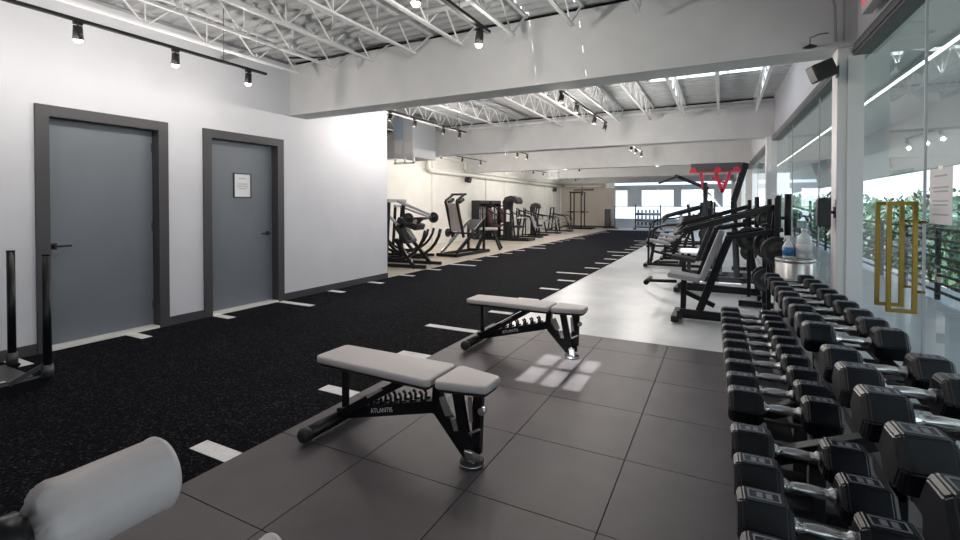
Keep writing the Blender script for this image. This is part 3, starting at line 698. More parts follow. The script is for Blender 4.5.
# push sled
e = thing('push_sled', (-4.67, 1.25, .008), 'black push sled with two upright posts at the left edge of the picture', 'sled')
q = MB(); q.box((-.02, -.08, .07), (.50, .72, .02), None, .004)
q.mi = 1
for x, y in ((.16, -.1), (.18, .0), (.20, .12), (-.05, .1)): q.cyl((x, y, .0805), (x, y, .083), .016)
q.build('deck_plate', ['dkgrey', 'letter'], e)
for s_ in (-1, 1):
    q = MB(); q.prism([(-.5, .06), (-.42, .0), (.30, .0), (.36, .06), (.36, .075), (-.5, .075)], s_ * .27 - .03, s_ * .27 + .03, 'X'); q.build('runner', 'black', e)
    q = MB(); q.cyl((s_ * .30, .33, .07), (s_ * .30, .33, .955), .026, seg=16); q.cyl((s_ * .30, .33, .955), (s_ * .30, .33, .965), .027, seg=16); q.build('push_post', 'black', e)
    q = MB(); q.cyl((s_ * .30, .33, .07), (s_ * .30, .33, .16), .036, seg=16); q.bar((s_ * .30, .31, .16), (s_ * .30, .12, .08), .012, .03); q.build('post_socket', 'dkgrey', e)
q = MB(); q.cyl((0, -.1, .08), (0, -.1, .35), .025); q.build('weight_horn', 'black', e)

# ------------------------------------------------------------------ dumbbells
def hexhead(q, x0, x1, R_, bev=.014):
    # hexagonal head around X with flat on top, slightly chamfered outer end
    def ring(x, r): return [q.bm.verts.new((x, r * math.sin(PI / 6 + k * PI / 3), r * math.cos(PI / 6 + k * PI / 3) * 1.0)) for k in range(6)]
    s_ = 1 if x1 > x0 else -1
    rs = [ring(x0, R_ * .80), ring(x0 + s_ * bev, R_), ring(x1 - s_ * bev, R_), ring(x1, R_ * .82)]
    for a, b in zip(rs, rs[1:]):
        for k in range(6): q.bm.faces.new((a[k], a[(k + 1) % 6], b[(k + 1) % 6], b[k]))
    q.bm.faces.new(rs[0]); q.bm.faces.new(rs[-1])
def make_dumbbell(L, hl, Rh):
    r_ = thing('dumbbell', (0, 0, 0), '', 'dumbbell')
    for s_ in (-1, 1):
        q = MB(); hexhead(q, s_ * (L / 2 - hl), s_ * L / 2, Rh)
        bmesh.ops.bevel(q.bm, geom=list(q.bm.edges), offset=.004, segments=2, affect='EDGES')
        h = q.build('head', 'rub', r_)
        zt = Rh * math.cos(PI / 6); xc = s_ * (L / 2 - hl / 2)
        q = MB(); w = hl * .30; d = Rh * .30
        q.bx(xc - w, xc - w + .004, -d, d, zt - .001, zt + .0015); q.bx(xc + w - .004, xc + w, -d, d, zt - .001, zt + .0015); q.bx(xc - w, xc + w, -d, -d + .004, zt - .001, zt + .0015); q.bx(xc - w, xc + w, d - .004, d, zt - .001, zt + .0015)
        q.bx(xc - w * .45, xc - w * .08, -d * .55, d * .55, zt - .001, zt + .0012); q.bx(xc + w * .12, xc + w * .5, -d * .55, d * .55, zt - .001, zt + .0012)
        q.build('weight_badge', 'badge', h)
    i = L / 2 - hl
    q = MB(); q.lathe([(.012, -i - .01), (.020, -i), (.020, -i + .012), (.0135, -i + .018), (.0150, -i * .5), (.0175, 0), (.0150, i * .5), (.0135, i - .018), (.020, i - .012), (.020, i), (.012, i + .01)], axis='X', seg=16)
    q.build('handle', 'chrome', r_)
    return r_
proto_l = make_dumbbell(.385, .126, .068); proto_r = make_dumbbell(.362, .114, .073)
# racks: (tier: centre X, tray height)
LT = (.222, .445); RT = (.515, .685)
def rack(label, yl0, yl1, yr0, yr1):
    y0 = min(yl0, yr0); r_ = thing('dumbbell_rack', (0, y0, 0), label, 'dumbbell rack')
    for (xc, zt), a, b in ((LT, yl0, yl1), (RT, yr0, yr1)):
        q = MB()
        for dx in (-.115, .115): q.bar((xc + dx - .018 * (a - 2), a - y0, zt - .02), (xc + dx - .018 * (b - 2), b - y0, zt - .02), .035, .035, .004)
        q.build('saddle_rail', 'black', r_)
        n = max(2, int((b - a) / .19))
        for k in range(n + 1):
            q = MB(); yy = a - y0 + .01 + (b - a - .02) * k / n; q.box((xc, yy, zt - .03), (.25, .022, .014)); q.build('cross_bar', 'dkgrey', r_)
        q = MB(); q.box((xc, (a + b) / 2 - y0, zt - .075), (.09, (b - a) * .98, .006)); q.build('tray_plate', 'black', r_)
    for yy in (max(yl0, yr0) + .03, min(yl1, yr1) - .03):
        q = MB(); y = yy - y0
        q.bar((LT[0] - .13, y, LT[1] - .06), (RT[0] + .14, y, RT[1] - .06 + .0), .05, .05, .004)
        q.bar((.62, y, 0.01), (.62, y, RT[1] - .05), .06, .06, .004); q.bar((.30, y, .01), (.30, y, LT[1] - .02), .05, .05, .004); q.bar((.10, y, .035), (.80, y, .035), .06, .05, .004)
        q.build('upright', 'black', r_)
    q = MB(); q.box((.62, (y0 * 0 + (max(yl0, yr0) + min(yl1, yr1)) / 2 - y0), .2), (.05, min(yl1, yr1) - max(yl0, yr0), .06), None, .004); q.build('stretcher', 'black', r_)
rack('long black two-tier dumbbell rack, the farther one of the two by the glass', 2.10, 4.16, 2.36, 4.56)
rack('black two-tier dumbbell rack, the one nearest the camera at lower right', .62, 2.02, .98, 2.28)
left_far = (4.015, 3.84, 3.634, 3.42, 3.22, 3.02, 2.82, 2.615, 2.41, 2.215)[::-1]
left_near = (1.86, 1.635, 1.436, 1.235, 1.035, .835)[::-1]
right_far = (4.40, 4.15, 3.91, 3.67, 3.45, 3.22, 2.985, 2.76, 2.54)[::-1]
right_near = (2.13, 1.90, 1.665, 1.40, 1.15)[::-1]
first = {'l': True, 'r': True}
def place_row(ys_, tier, proto, key, where, Rh, s0, s1):
    n = len(ys_)
    for k, y in enumerate(ys_):
        s_ = s0 + (s1 - s0) * k / max(1, n - 1)
        lb = 'black hex dumbbell on the %s, %s from the camera' % (where, ORD[k])
        z = tier[1] - .0025 + Rh * s_ * math.cos(PI / 6)
        if first[key]: o = proto; first[key] = False
        else: o = copy_tree(proto)
        o.location = (tier[0] - .018 * (y - 2.0), y, z); o.rotation_euler = (0, 0, R(2.5)); o.scale = (1 if s_ > .97 else 1 - (1 - s_) * .5, s_, s_); o['label'] = lb; o['group'] = 'dumbbells on the ' + where
place_row(left_near, LT, proto_l, 'l', 'lower tier of the near rack', .068, 1.08, 1.0)
place_row(left_far, LT, proto_l, 'l', 'lower tier of the far rack', .068, 1.1, .95)
place_row(right_near, RT, proto_r, 'r', 'upper tier of the near rack', .073, 1.12, 1.0)
place_row(right_far, RT, proto_r, 'r', 'upper tier of the far rack', .073, .98, .80)

# ------------------------------------------------------------------ weight plates
def make_plate(r, t):
    q = MB(); q.lathe([(.026, -t * .5), (r * .42, -t * .5), (r * .45, -t * .25), (r * .82, -t * .25), (r * .86, -t * .5), (r * .98, -t * .5), (r, -t * .3), (r, t * .3), (r * .98, t * .5), (r * .86, t * .5), (r * .82, t * .25), (r * .45, t * .25), (r * .42, t * .5), (.026, t * .5)], axis='Y', seg=32)
    q2 = q.build('weight_plate', 'iron'); return q2
PL = make_plate(.165, .045); first_plate = [True]
def plate(loc, label, rz=0, s_=1.0, group='weight plates on the machines'):
    if first_plate[0]: o = PL; first_plate[0] = False
    else: o = PL.copy(); COL.objects.link(o)
    o.location = loc; o.rotation_euler = (0, 0, rz); o.scale = (s_, 1, s_); tag(o, label, 'weight plate', group); return o

# ------------------------------------------------------------------ machines. local: user faces -x
def chest_press(pm='padcool', hi=1.0):
    r_ = thing('chest_press_machine', (0, 0, 0), '', 'gym machine')
    q = MB(); q.bar((-.10, 0, .045), (1.0, 0, .045), .07, .07, .006); q.bar((-.10, -.27, .04), (-.10, .27, .04), .08, .07, .01); q.bar((1.0, -.42, .04), (1.0, .42, .04), .08, .07, .01); q.bar((-.05, -.25, .14), (.95, -.25, .12), .05, .05, .005); q.bar((-.05, -.25, .05), (-.05, -.25, .14), .05); q.bar((.95, -.25, .05), (.95, -.25, .14), .05)
    q.build('base_frame', 'black', r_)
    q = MB(); q.bar((-.03, 0, .07), (-.02, 0, .46), .06, .06, .006); q.bar((-.02, 0, .32), (.30, 0, .18), .05, .05); q.build('seat_post', 'black', r_)
    q = MB(); q.box((-.02, 0, .50), (.34, .30, .06), (0, R(8), 0), .018); sp = q.build('seat_pad', pm, r_)
    q = MB(); q.bar((.15, 0, .56), (.46, 0, 1.06), .26, .06, .018, up=(0, 1, 0)) if False else q.box((.27, 0, .76), (.065, .26, .60), (0, R(20), 0), .02); q.build('back_pad', pm, r_)
    q = MB(); q.bar((.13, 0, .07), (.45, 0, .98), .07, .08, .006); q.bar((.45, 0, .98), (.80, 0, 1.05), .07, .07); q.build('main_upright', 'black', r_)
    q = MB()
    for s_ in (-1, 1): q.bar((.98, s_ * .30, .06), (.80, s_ * .20, 1.12), .06, .06, .005)
    q.bar((.80, -.32, 1.05), (.80, .32, 1.05), .06, .06); q.build('rear_frame', 'black', r_)
    for s_ in (-1, 1):
        q = MB(); q.bar((.86, s_ * .34, 1.31), (.0, s_ * .40, 1.05), .05, .06, .006); q.bar((.86, s_ * .34, 1.31), (.84, s_ * .30, 1.05), .05); q.bar((.42, s_ * .37, .98), (.92, s_ * .36, 1.08), .04, .045, .005)
        a = q.build('lever_arm', 'black', r_)
        q = MB(); q.cyl((.0, s_ * .40, 1.05), (-.10, s_ * .24, 1.0), .018); q.cyl((.02, s_ * .40, 1.05), (-.06, s_ * .42, .92), .017); q.build('handgrip', 'blackmat', a)
        q = MB(); q.bar((.86, s_ * .44, .06), (.86, s_ * .44, 1.40), .045, .045, .004); q.cyl((.86, s_ * .30, .87), (.86, s_ * .62, .87), .024); q.cyl((.95, s_ * .44, 1.02), (.95, s_ * .44, 1.44), .03); q.bar((.86, s_ * .44, 1.2), (.95, s_ * .44, 1.2), .03); q.build('weight_horn', 'black', r_)
    q = MB(); q.bar((-.10, 0, .43), (-.42, .0, .42), .035); q.cyl((-.42, -.18, .42), (-.42, .18, .42), .03); q.build('foot_rest', 'black', r_)
    return r_
cp = chest_press()
cp.location = (-.37, 5.97, 0); cp['label'] = 'nearest plate-loaded press with a grey seat and raised lever arms, behind the dumbbells'; cp['group'] = 'press machines'
plate((-.37 + .86, 5.97 - .56, .87), 'near weight plate on the nearest press machine', 0, .9); plate((-.37 + .86, 5.97 - .50, .87), 'second weight plate behind the first on the nearest press machine', 0, .9)
plate((-.37 + .86, 5.97 + .56, .87), 'weight plate on the far horn of the nearest press machine', 0, .9)
dup(cp, (-1.2, 12.2, 0), R(4), 'press machine with a grey seat, just beyond the red-topped cable tower', 'press machines')
cp2 = chest_press('padside'); cp2.location = (-.50, 7.95, 0); cp2.rotation_euler = (0, 0, R(-3)); tag(cp2, 'all-black press machine, directly behind the nearest grey-seated one', None, 'press machines')
dup(cp, (-1.35, 14.0, 0), 0, 'press machine in the middle distance before the far windows', 'press machines')
dup(cp, (-1.2, 17.0, 0), R(5), 'farthest press machine on the window side', 'press machines')
plate((-.50 + .83, 7.95 - .58, .87), 'weight plate on the second press machine', R(-3)); plate((-1.2 + .89, 12.2 - .48, .87), 'weight plate on the press beyond the red-topped tower', R(4))
plate((-1.35 + .86, 14.0 - .52, .87), 'weight plate on the mid-distance press machine')
# small row station with arc handle, left of cluster
def arc_row():
    r_ = thing('seated_row_machine', (0, 0, 0), '', 'gym machine')
    q = MB(); q.bar((-.45, -.0, .05), (.9, 0, .05), .07, .06, .006); q.bar((-.45, -.3, .05), (-.45, .3, .05), .07); q.bar((.9, -.35, .05), (.9, .35, .05), .07); q.build('base_frame', 'black', r_)
    q = MB(); q.bar((-.38, 0, .06), (-.30, 0, .50), .06); q.bar((-.30, 0, .33), (.25, 0, .20), .05); q.bar((.22, 0, .06), (.34, 0, .62), .06); q.build('seat_post', 'black', r_)
    q = MB(); q.box((-.22, 0, .54), (.46, .28, .06), (0, R(10), 0), .02); q.build('seat_pad', 'padcool', r_)
    q = MB(); q.box((.12, 0, .66), (.26, .26, .06), None, .02); q.build('chest_pad', 'padcool', r_)
    q = MB(); q.tube([(-.38, -.30, .10), (-.38, -.30, .6), (-.34, -.30, .76), (-.22, -.30, .86), (-.06, -.30, .90), (.3, -.25, .92), (.7, -.2, 1.0)], .022); q.tube([(-.38, .30, .10), (-.38, .30, .6), (-.34, .30, .76), (-.22, .30, .86), (-.06, .30, .90), (.3, .25, .92), (.7, .2, 1.0)], .022); q.build('arc_arm', 'black', r_)
    q = MB(); q.bar((.85, -.2, .06), (.68, -.18, 1.35), .06); q.bar((.85, .2, .06), (.68, .18, 1.35), .06); q.bar((.68, -.2, 1.32), (.68, .2, 1.32), .06); q.cyl((.75, -.5, .75), (.75, .5, .75), .022); q.build('rear_frame', 'black', r_)
    return r_
ar = arc_row(); ar.location = (-1.0, 10.75, 0); ar['label'] = 'row machine with a pale seat and arched side bars, beside the red-topped tower'; ar['group'] = 'row machines'
dup(ar, (-1.6, 15.6, 0), 0, 'small pale-seated row machine in the distance before the far windows', 'row machines')
plate((-1.0 + .75, 10.75 - .44, .75), 'weight plate on the near row machine'); plate((-1.0 + .75, 10.75 + .44, .75), 'weight plate on the far side of the near row machine')

# red-topped cable tower
rt = thing('cable_tower', (-.12, 9.5, 0), 'tall black cable tower with a red bracketed crossbar on top', 'gym machine')
q = MB(); q.bar((-.45, -.35, .04), (.6, -.35, .04), .08, .08); q.bar((-.45, .35, .04), (.6, .35, .04), .08, .08); q.bar((.5, -.35, .04), (.5, .35, .04), .08); q.build('base_frame', 'black', r_ := rt)
for s_ in (-1, 1):
    q = MB(); q.bar((-.15, s_ * .30, .06), (-.15, s_ * .30, 1.72), .065, .065, .005); q.build('front_upright', 'black', rt)
    q = MB(); q.bar((.36, s_ * .26, .06), (.30, s_ * .26, 1.4), .07, .09, .005); q.bar((.30, s_ * .26, 1.4), (.48, s_ * .26, 2.05), .07, .10, .005); q.build('rear_upright', 'black', rt)
for s_ in (-1, 1): q = MB(); q.box((.02, s_ * .26, 2.0), (.80, .10, .13), None, .008); q.build('crossbar', 'dkgrey', rt)
q = MB()
for x in (-.34, .05, .34): q.prism([(x - .07, 1.90), (x + .07, 1.90), (x + .03, 1.99), (x - .03, 1.99)], -.33, -.30, 'Y')
q.bar((-.38, -.27, 1.915), (.42, -.27, 1.915), .04, .02)
q.build('red_bracket', 'red', rt)['label'] = 'bright red steel brackets'
q = MB(); q.bar((.02, -.22, 1.90), (.12, -.22, 1.55), .06, .05); q.bar((.24, -.22, 1.90), (.12, -.22, 1.55), .06, .05); q.bar((-.22, -.22, 1.90), (-.18, -.22, 1.60), .05, .05); q.bar((-.05, -.22, 1.80), (.16, -.22, 1.72), .05, .04); q.build('red_yoke', 'red', rt)['label'] = 'red steel yoke under the crossbar'
q = MB(); q.bar((-.15, -.3, 1.70), (-.15, .3, 1.70), .06); q.bar((-.10, -.05, 1.62), (-.62, -.05, 1.86), .05, .06); q.bar((-.62, -.05, 1.86), (-.95, -.05, 1.74), .03, .035); q.bar((-.62, -.35, 1.86), (-.62, .35, 1.86), .04); q.build('pull_arm', 'black', rt)
q = MB(); q.box((.05, 0, .65), (.16, .36, 1.1), None, .01); q.build('weight_stack', 'iron', rt)
for s_ in (-1, 1): q = MB(); q.bar((-.1, s_ * .33, 1.55), (.42, s_ * .33, .85), .03); q.build('brace', 'pipegrey', rt)
q = MB(); q.box((-.42, 0, .48), (.34, .34, .07), None, .02); q.build('seat_pad', 'padcool', rt); q = MB(); q.bar((-.42, 0, .0), (-.42, 0, .45), .06); q.build('seat_post', 'black', rt)

# plate tree
def plate_tree(loc, label, lp):
    t = thing('plate_tree', loc, label, 'plate stand')
    q = MB(); q.bar((0, -.25, .04), (0, .25, .04), .07); q.bar((-.3, 0, .04), (.3, 0, .04), .07); q.bar((0, 0, .04), (0, 0, 1.25), .07, .07, .005); q.build('stand_frame', 'black', t)
    q = MB()
    for z in (.38, .78, 1.14): q.cyl((0, -.24, z), (0, .24, z), .022)
    q.build('weight_horn', 'black', t)
    k = 0
    for z, ss in ((.38, 1.0), (.78, .85), (1.14, .7)):
        for s_ in (-1, 1):
            plate((loc[0], loc[1] + s_ * .15, z), '%s plate on %s' % (('lower', 'middle', 'upper')[k // 2] + (' near-side' if s_ < 0 else ' far-side'), lp), 0, ss * .9, 'plates on the plate trees'); k += 1
plate_tree((.50, 7.04, 0), 'black plate tree standing by the glass behind the nearest press', 'the plate tree behind the nearest press')
plate_tree((.48, 10.85, 0), 'black plate tree by the glass near the red-topped tower', 'the plate tree near the red-topped tower')

# ------------------------------------------------------------------ alcove machines (user faces +x: rotate)
def leg_press():
    r_ = thing('leg_press_machine', (0, 0, 0), '', 'gym machine')   # long axis y
    for s_ in (-1, 1):
        q = MB(); q.bar((s_ * .30, -.9, .10), (s_ * .30, .75, .95), .06, .10, .006); q.build('slide_rail', 'chrome' if s_ < 0 else 'black', r_)
    q = MB(); q.bar((-.34, -1.0, .05), (-.34, .95, .05), .07, .08); q.bar((.34, -1.0, .05), (.34, .95, .05), .07, .08); q.bar((-.4, -1.0, .05), (.4, -1.0, .05), .08); q.bar((-.4, .95, .05), (.4, .95, .05), .08)
    q.bar((-.32, .72, .05), (-.32, .72, .95), .07); q.bar((.32, .72, .05), (.32, .72, .95), .07); q.build('base_frame', 'black', r_)
    q = MB(); q.box((0, -.55, 1.05), (.40, .10, .80), (R(14), 0, 0), .03); q.build('back_pad', 'pad', r_)
    q = MB(); q.bar((-.22, -.38, .5), (-.22, -.78, 1.50), .06, .08, .006); q.bar((.22, -.38, .5), (.22, -.78, 1.50), .06, .08, .006); q.bar((-.22, -.78, 1.50), (-.22, -.35, 1.68), .05, .06); q.bar((.22, -.78, 1.50), (.22, -.35, 1.68), .05, .06); q.cyl((-.3, -.35, 1.68), (.3, -.35, 1.68), .03); q.build('carriage_frame', 'black', r_)
    for s_ in (-1, 1):
        q = MB(); q.box((s_ * .2, -.50, 1.50), (.12, .28, .09), (R(20), 0, 0), .03); q.build('shoulder_pad', 'padside', r_)
    q = MB(); q.box((0, .62, .82), (.50, .03, .34), (R(-35), 0, 0), .01); q.build('foot_plate', 'dkgrey', r_)
    q = MB(); q.cyl((-.60, -.2, .60), (.60, -.2, .60), .024); q.bar((-.3, -.2, .40), (-.3, -.2, .62), .05); q.bar((.3, -.2, .40), (.3, -.2, .62), .05); q.build('weight_horn', 'black', r_)
    return r_
lp = leg_press(); lp.location = (-6.2, 11.1, 0); lp.rotation_euler = (0, 0, R(-4)); lp.scale = (.8, .82, .96); lp['label'] = 'hack squat machine with a pale back pad and a long sloped silver rail'
for s_ in (-1, 1): plate((-6.2 + s_ * .42 - .02, 11.1 - .17 - s_ * .03, .575), 'weight plate on the %s of the hack squat machine' % ('wall side' if s_ < 0 else 'aisle side'), R(86), .7)
# curved rail machine
def arc_machine():
    r_ = thing('pendulum_machine', (0, 0, 0), '', 'gym machine')
    q = MB(); q.bar((-.7, -.35, .05), (.7, -.35, .05), .07); q.bar((-.7, .35, .05), (.7, .35, .05), .07); q.bar((-.7, -.35, .05), (-.7, .35, .05), .07); q.build('base_frame', 'black', r_)
    for s_ in (-1, 1):
        q = MB(); n = 14; q.tube([(-.05 + .75 * math.cos(PI * (.95 + 1.0 * k / n)), s_ * .34, .92 + .75 * math.sin(PI * (.95 + 1.0 * k / n))) for k in range(n + 1)], .035); q.build('curved_rail', 'black', r_)
        q = MB(); q.bar((-.05, s_ * .3, .60), (.45, s_ * .36, .02), .07, .07, .006); q.build('leg', 'black', r_)
        q = MB(); q.bar((-.30, s_ * .3, .05), (-.22, s_ * .3, 1.44), .06, .07, .006); q.build('upright', 'black', r_)
    q = MB(); q.bar((-.22, -.36, 1.42), (-.22, .36, 1.42), .07); q.bar((-.22, 0, 1.42), (.62, .0, 1.12), .05); q.bar((-.75, 0, 1.35), (.20, .0, .60), .05); q.build('swing_arm', 'pipegrey', r_)
    q = MB(); q.box((.15, 0, .93), (.50, .42, .14), (0, R(20), 0), .04); q.build('seat_pad', 'padside', r_)
    q = MB(); q.box((.02, 0, .70), (.10, .45, .45), (0, R(-35), 0), .03); q.build('knee_pad', 'padside', r_)
    q = MB(); q.cyl((.45, -.55, 1.05), (.45, .55, 1.05), .024); q.bar((.45, 0, 1.05), (.2, 0, .85), .05); q.build('weight_horn', 'black', r_)
    return r_
am = arc_machine(); am.location = (-6.15, 8.35, 0); am.rotation_euler = (0, 0, R(5)); am['label'] = 'dark machine with a curved rail, just past the end of the white wall'; am['group'] = 'curved rail machines'
dup(am, (-7.1, 9.7, 0), R(20), 'second curved-rail machine, between the first and the hack squat', 'curved rail machines', (.92, .92, .92))
plate((-6.15 + .42, 8.35 - .46, 1.05), 'weight plate on the near side of the first curved-rail machine', R(5), .72); plate((-6.15 + .40, 8.35 + .52, 1.05), 'weight plate on the far side of the first curved-rail machine', R(5), .72)
# low bench by the hack squat
ub = thing('utility_bench', (-6.15, 12.5, 0), 'small upright bench with splayed black legs and a pale pad, past the hack squat', 'bench', R(20))
q = MB(); q.box((0, 0, .62), (.5, .32, .07), None, .02); q.build('seat_pad', 'pad', ub)
for sx in (-1, 1):
    for sy in (-1, 1): q = MB(); q.bar((sx * .12, sy * .12, .59), (sx * .36, sy * .26, 0.02), .06, .06, .005); q.build('leg', 'black', ub)

# selectorised machine
def stack_machine(red=True, top='flat'):
    r_ = thing('weight_stack_machine', (0, 0, 0), '', 'gym machine')      # faces +x, tower at x<0
    q = MB(); q.bar((-.3, -.42, .04), (.68, -.30, .04), .08, .08); q.bar((-.3, .42, .04), (.68, .30, .04), .08, .08); q.bar((.68, -.34, .04), (.68, .34, .04), .08); q.build('base_frame', 'black', r_)
    q = MB(); q.box((-.2, -.43, .76), (.34, .06, 1.46), None, .02); q.box((-.2, .43, .76), (.34, .06, 1.46), None, .02); q.box((-.2, 0, 1.44), (.36, .90, .14), None, .03); q.box((-.34, 0, .75), (.03, .82, 1.3)); q.build('tower_shroud', 'blackmat', r_)
    q = MB(); q.box((-.2, 0, .42), (.20, .26, .62), None, .005); q.build('weight_stack', 'iron', r_)
    q = MB()
    for y in (-.22, -.08, .08, .22): q.cyl((-.12, y, .1), (-.12, y, 1.4), .014, seg=8)
    q.build('guide_rod', 'chrome', r_)
    q = MB(); q.box((.45, 0, .52), (.38, .36, .08), None, .025); q.build('seat_pad', 'redseat' if red else 'pad', r_)
    q = MB(); q.box((.22, 0, .90), (.09, .36, .60), (0, R(-8), 0), .03); q.build('back_pad', 'redseat' if red else 'padside', r_)
    q = MB(); q.bar((.50, 0, .06), (.50, 0, .48), .07); q.bar((.05, 0, .30), (.50, 0, .30), .06); q.build('seat_post', 'black', r_)
    for s_ in (-1, 1):
        q = MB(); q.tube([(.0, s_ * .38, 1.3), (.25, s_ * .42, 1.25), (.45, s_ * .42, 1.05), (.70, s_ * .30, .95)], .025); q.build('press_arm', 'black', r_)
    return r_
sm = stack_machine(); sm.location = (-8.24, 16.4, 0); sm['label'] = 'weight-stack machine with a maroon seat, first of the two towers by the block wall'; sm['group'] = 'weight stack machines'
dup(sm, (-8.24, 17.5, 0), 0, 'weight-stack machine with a maroon seat, second of the two towers', 'weight stack machines')
# rounded-hood machine
def hood_machine():
    r_ = thing('pulldown_machine', (0, 0, 0), '', 'gym machine')
    q = MB(); q.bar((-.5, -.3, .04), (.7, -.3, .04), .08); q.bar((-.5, .3, .04), (.7, .3, .04), .08); q.bar((.65, -.3, .04), (.65, .3, .04), .08); q.build('base_frame', 'black', r_)
    for s_ in (-1, 1):
        q = MB(); q.bar((-.3, s_ * .28, .05), (-.25, s_ * .28, 1.5), .07, .08); q.bar((.1, s_ * .2, .05), (.0, s_ * .2, 1.1), .05); q.build('upright', 'black', r_)
    q = MB(); q.prism([(-.35, 1.15), (-.38, 1.45), (-.28, 1.62), (-.05, 1.68), (.16, 1.62), (.24, 1.46), (.18, 1.36), (.0, 1.48), (-.15, 1.42), (-.2, 1.15)], -.28, .28, 'Y', bev=.02); q.build('hood', 'blackmat', r_)
    q = MB(); q.box((.15, 0, .52), (.40, .34, .08), None, .02); q.build('seat_pad', 'padside', r_); q = MB(); q.bar((.15, 0, .0), (.15, 0, .5), .06); q.build('seat_post', 'black', r_)
    q = MB(); q.cyl((-.12, -.1, .1), (-.12, -.1, 1.4), .014); q.cyl((-.12, .1, .1), (-.12, .1, 1.4), .014); q.box((-.25, 0, .4), (.18, .3, .6)); q.build('weight_stack', 'iron', r_)
    q = MB(); q.cyl((.33, -.45, .85), (.33, .45, .85), .025); q.bar((.0, 0, .85), (.33, 0, .85), .05); q.build('handle_bar', 'chrome', r_)
    return r_
hm = hood_machine(); hm.location = (-6.95, 16.3, 0); hm['label'] = 'pulldown machine under a rounded black hood, right of the twin towers'; hm['group'] = 'pulldown machines'
dup(hm, (-7.2, 19.35, 0), R(8), 'farther pulldown machine with the same curved black hood', 'pulldown machines', (.7, .7, .85))
dup(cp, (-6.6, 18.0, 0), R(180), 'press machine in the alcove between the two hooded machines', 'press machines', (.85, .85, .85))
dup(ar, (-7.1, 20.9, 0), R(180), 'row machine far down the alcove', 'row machines', (.9, .9, .9))
dup(ar, (-7.1, 22.9, 0), R(170), 'last row machine before the tall frame in the alcove', 'row machines', (.9, .9, .9))
# tall smith frame
sf = thing('smith_machine', (-7.15, 25.7, 0), 'tall open rack frame with a crossbar near the far end wall', 'gym machine')
for sx in (-1, 1):
    for sy in (-1, 1): q = MB(); q.bar((sx * .30, sy * .35, .03), (sx * .30, sy * .35, 2.05), .06, .06, .005); q.build('upright', 'black', sf)
q = MB()
for sy in (-1, 1): q.bar((-.35, sy * .35, 2.03), (.35, sy * .35, 2.03), .08); q.bar((-.35, sy * .35, .04), (.9, sy * .35, .04), .07)
for sx in (-1, 1): q.bar((sx * .30, -.35, 2.03), (sx * .30, .35, 2.03), .07); q.bar((sx * .30, -.35, .04), (sx * .30, .35, .04), .07)
q.build('frame', 'black', sf)
q = MB(); q.cyl((-.1, -.45, 2.15), (1.0, -.45, 2.15), .035); q.bar((.38, -.45, 1.85), (.38, -.45, 2.35), .07); q.bar((.38, -.45, 2.05), (.30, -.35, 2.05), .06); q.build('pull_up_bar', 'black', sf)
q = MB(); q.cyl((-.6, 0, .95), (.6, 0, .95), .022); q.box((-.3, 0, .95), (.1, .6, .1)); q.box((.3, 0, .95), (.1, .6, .1)); q.build('barbell', 'dkgrey', sf)
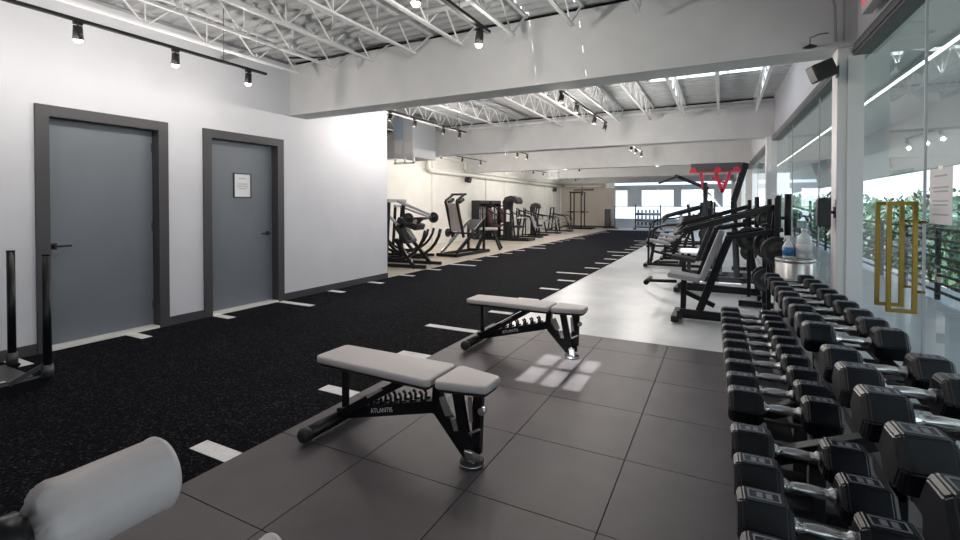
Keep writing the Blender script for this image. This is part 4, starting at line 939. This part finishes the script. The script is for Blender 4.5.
# far dumbbell rack before the windows
fr = thing('storage_rack', (-3.55, 26.6, 0), 'dark storage rack with tall posts in front of the far windows', 'rack')
for sx in (-1, 1): q = MB(); q.bar((sx * .64, 0, 0.0), (sx * .64, 0, 1.35), .06); q.bar((sx * .68, -.3, .04), (sx * .68, .3, .04), .07); q.build('post', 'dkgrey', fr)
for z in (.18, .52, .84):
    q = MB(); q.box((0, 0, z), (1.3, .42, .05), (R(12), 0, 0)); q.build('shelf', 'dkgrey', fr)
fr2 = thing('barrier_post', (-5.35, 26.9, 0), 'slim dark post at the left end of the far windows', 'post')
q = MB(); q.cyl((0, 0, .02), (0, 0, 1.25), .03); q.build('pole', 'dkgrey', fr2); q = MB(); q.cyl((0, 0, 0), (0, 0, .03), .16); q.build('base', 'dkgrey', fr2)
K = 0
for z in (.205, .545, .865):
    for i in range(6):
        x = -3.55 - .5 + i * .2
        o = PL.copy(); COL.objects.link(o); o.location = (x, 26.6, z + .125); o.rotation_euler = (0, 0, PI / 2); o.scale = (.55, 1.3, .55)
        tag(o, 'dark plate on the %s shelf of the far storage rack, %s from left' % (('bottom', 'middle', 'top')[K], ORD[i]), 'weight plate', 'plates on the far storage rack')
    K += 1

# ------------------------------------------------------------------ world, sun, camera
w = bpy.data.worlds.new('sky'); S.world = w; w.use_nodes = True
N = w.node_tree.nodes; L = w.node_tree.links; bg = N['Background']
tc = N.new('ShaderNodeTexCoord'); sp = N.new('ShaderNodeSeparateXYZ'); L.new(tc.outputs['Generated'], sp.inputs[0])
r = N.new('ShaderNodeValToRGB'); L.new(sp.outputs['Z'], r.inputs['Fac'])
r.color_ramp.elements[0].color = (.92, .95, 1, 1); r.color_ramp.elements[1].color = (.62, .78, 1, 1)
L.new(r.outputs['Color'], bg.inputs['Color']); bg.inputs['Strength'].default_value = 1.9
sun = bpy.data.lights.new('sun', 'SUN'); sun.energy = 17; sun.angle = R(.6); sun.color = (1, .97, .92)
so = bpy.data.objects.new('sun', sun); COL.objects.link(so)
so.rotation_euler = Vector((.42, 2.0, -3.32)).to_track_quat('-Z', 'Y').to_euler()

cam = bpy.data.cameras.new('camera'); co = bpy.data.objects.new('camera', cam); COL.objects.link(co)
cam.lens = 469 / 960 * 36; cam.sensor_width = 36; cam.clip_start = .05; cam.clip_end = 300
PITCH = .8
co.location = (0, 0, 1.33); co.rotation_euler = (R(90 - PITCH), 0, R(27.3))
cam.shift_y = -(65 - 469 * math.tan(R(PITCH))) / 960
S.camera = co
S.view_settings.view_transform = 'Standard'; S.view_settings.look = 'None'; S.view_settings.gamma = 1; S.view_settings.exposure = .24
S.view_settings.use_curve_mapping = False
try:
    S.cycles.use_denoising = True; S.cycles.sample_clamp_indirect = 6; S.cycles.max_bounces = 8; S.cycles.diffuse_bounces = 5; S.cycles.caustics_reflective = False
except Exception: pass
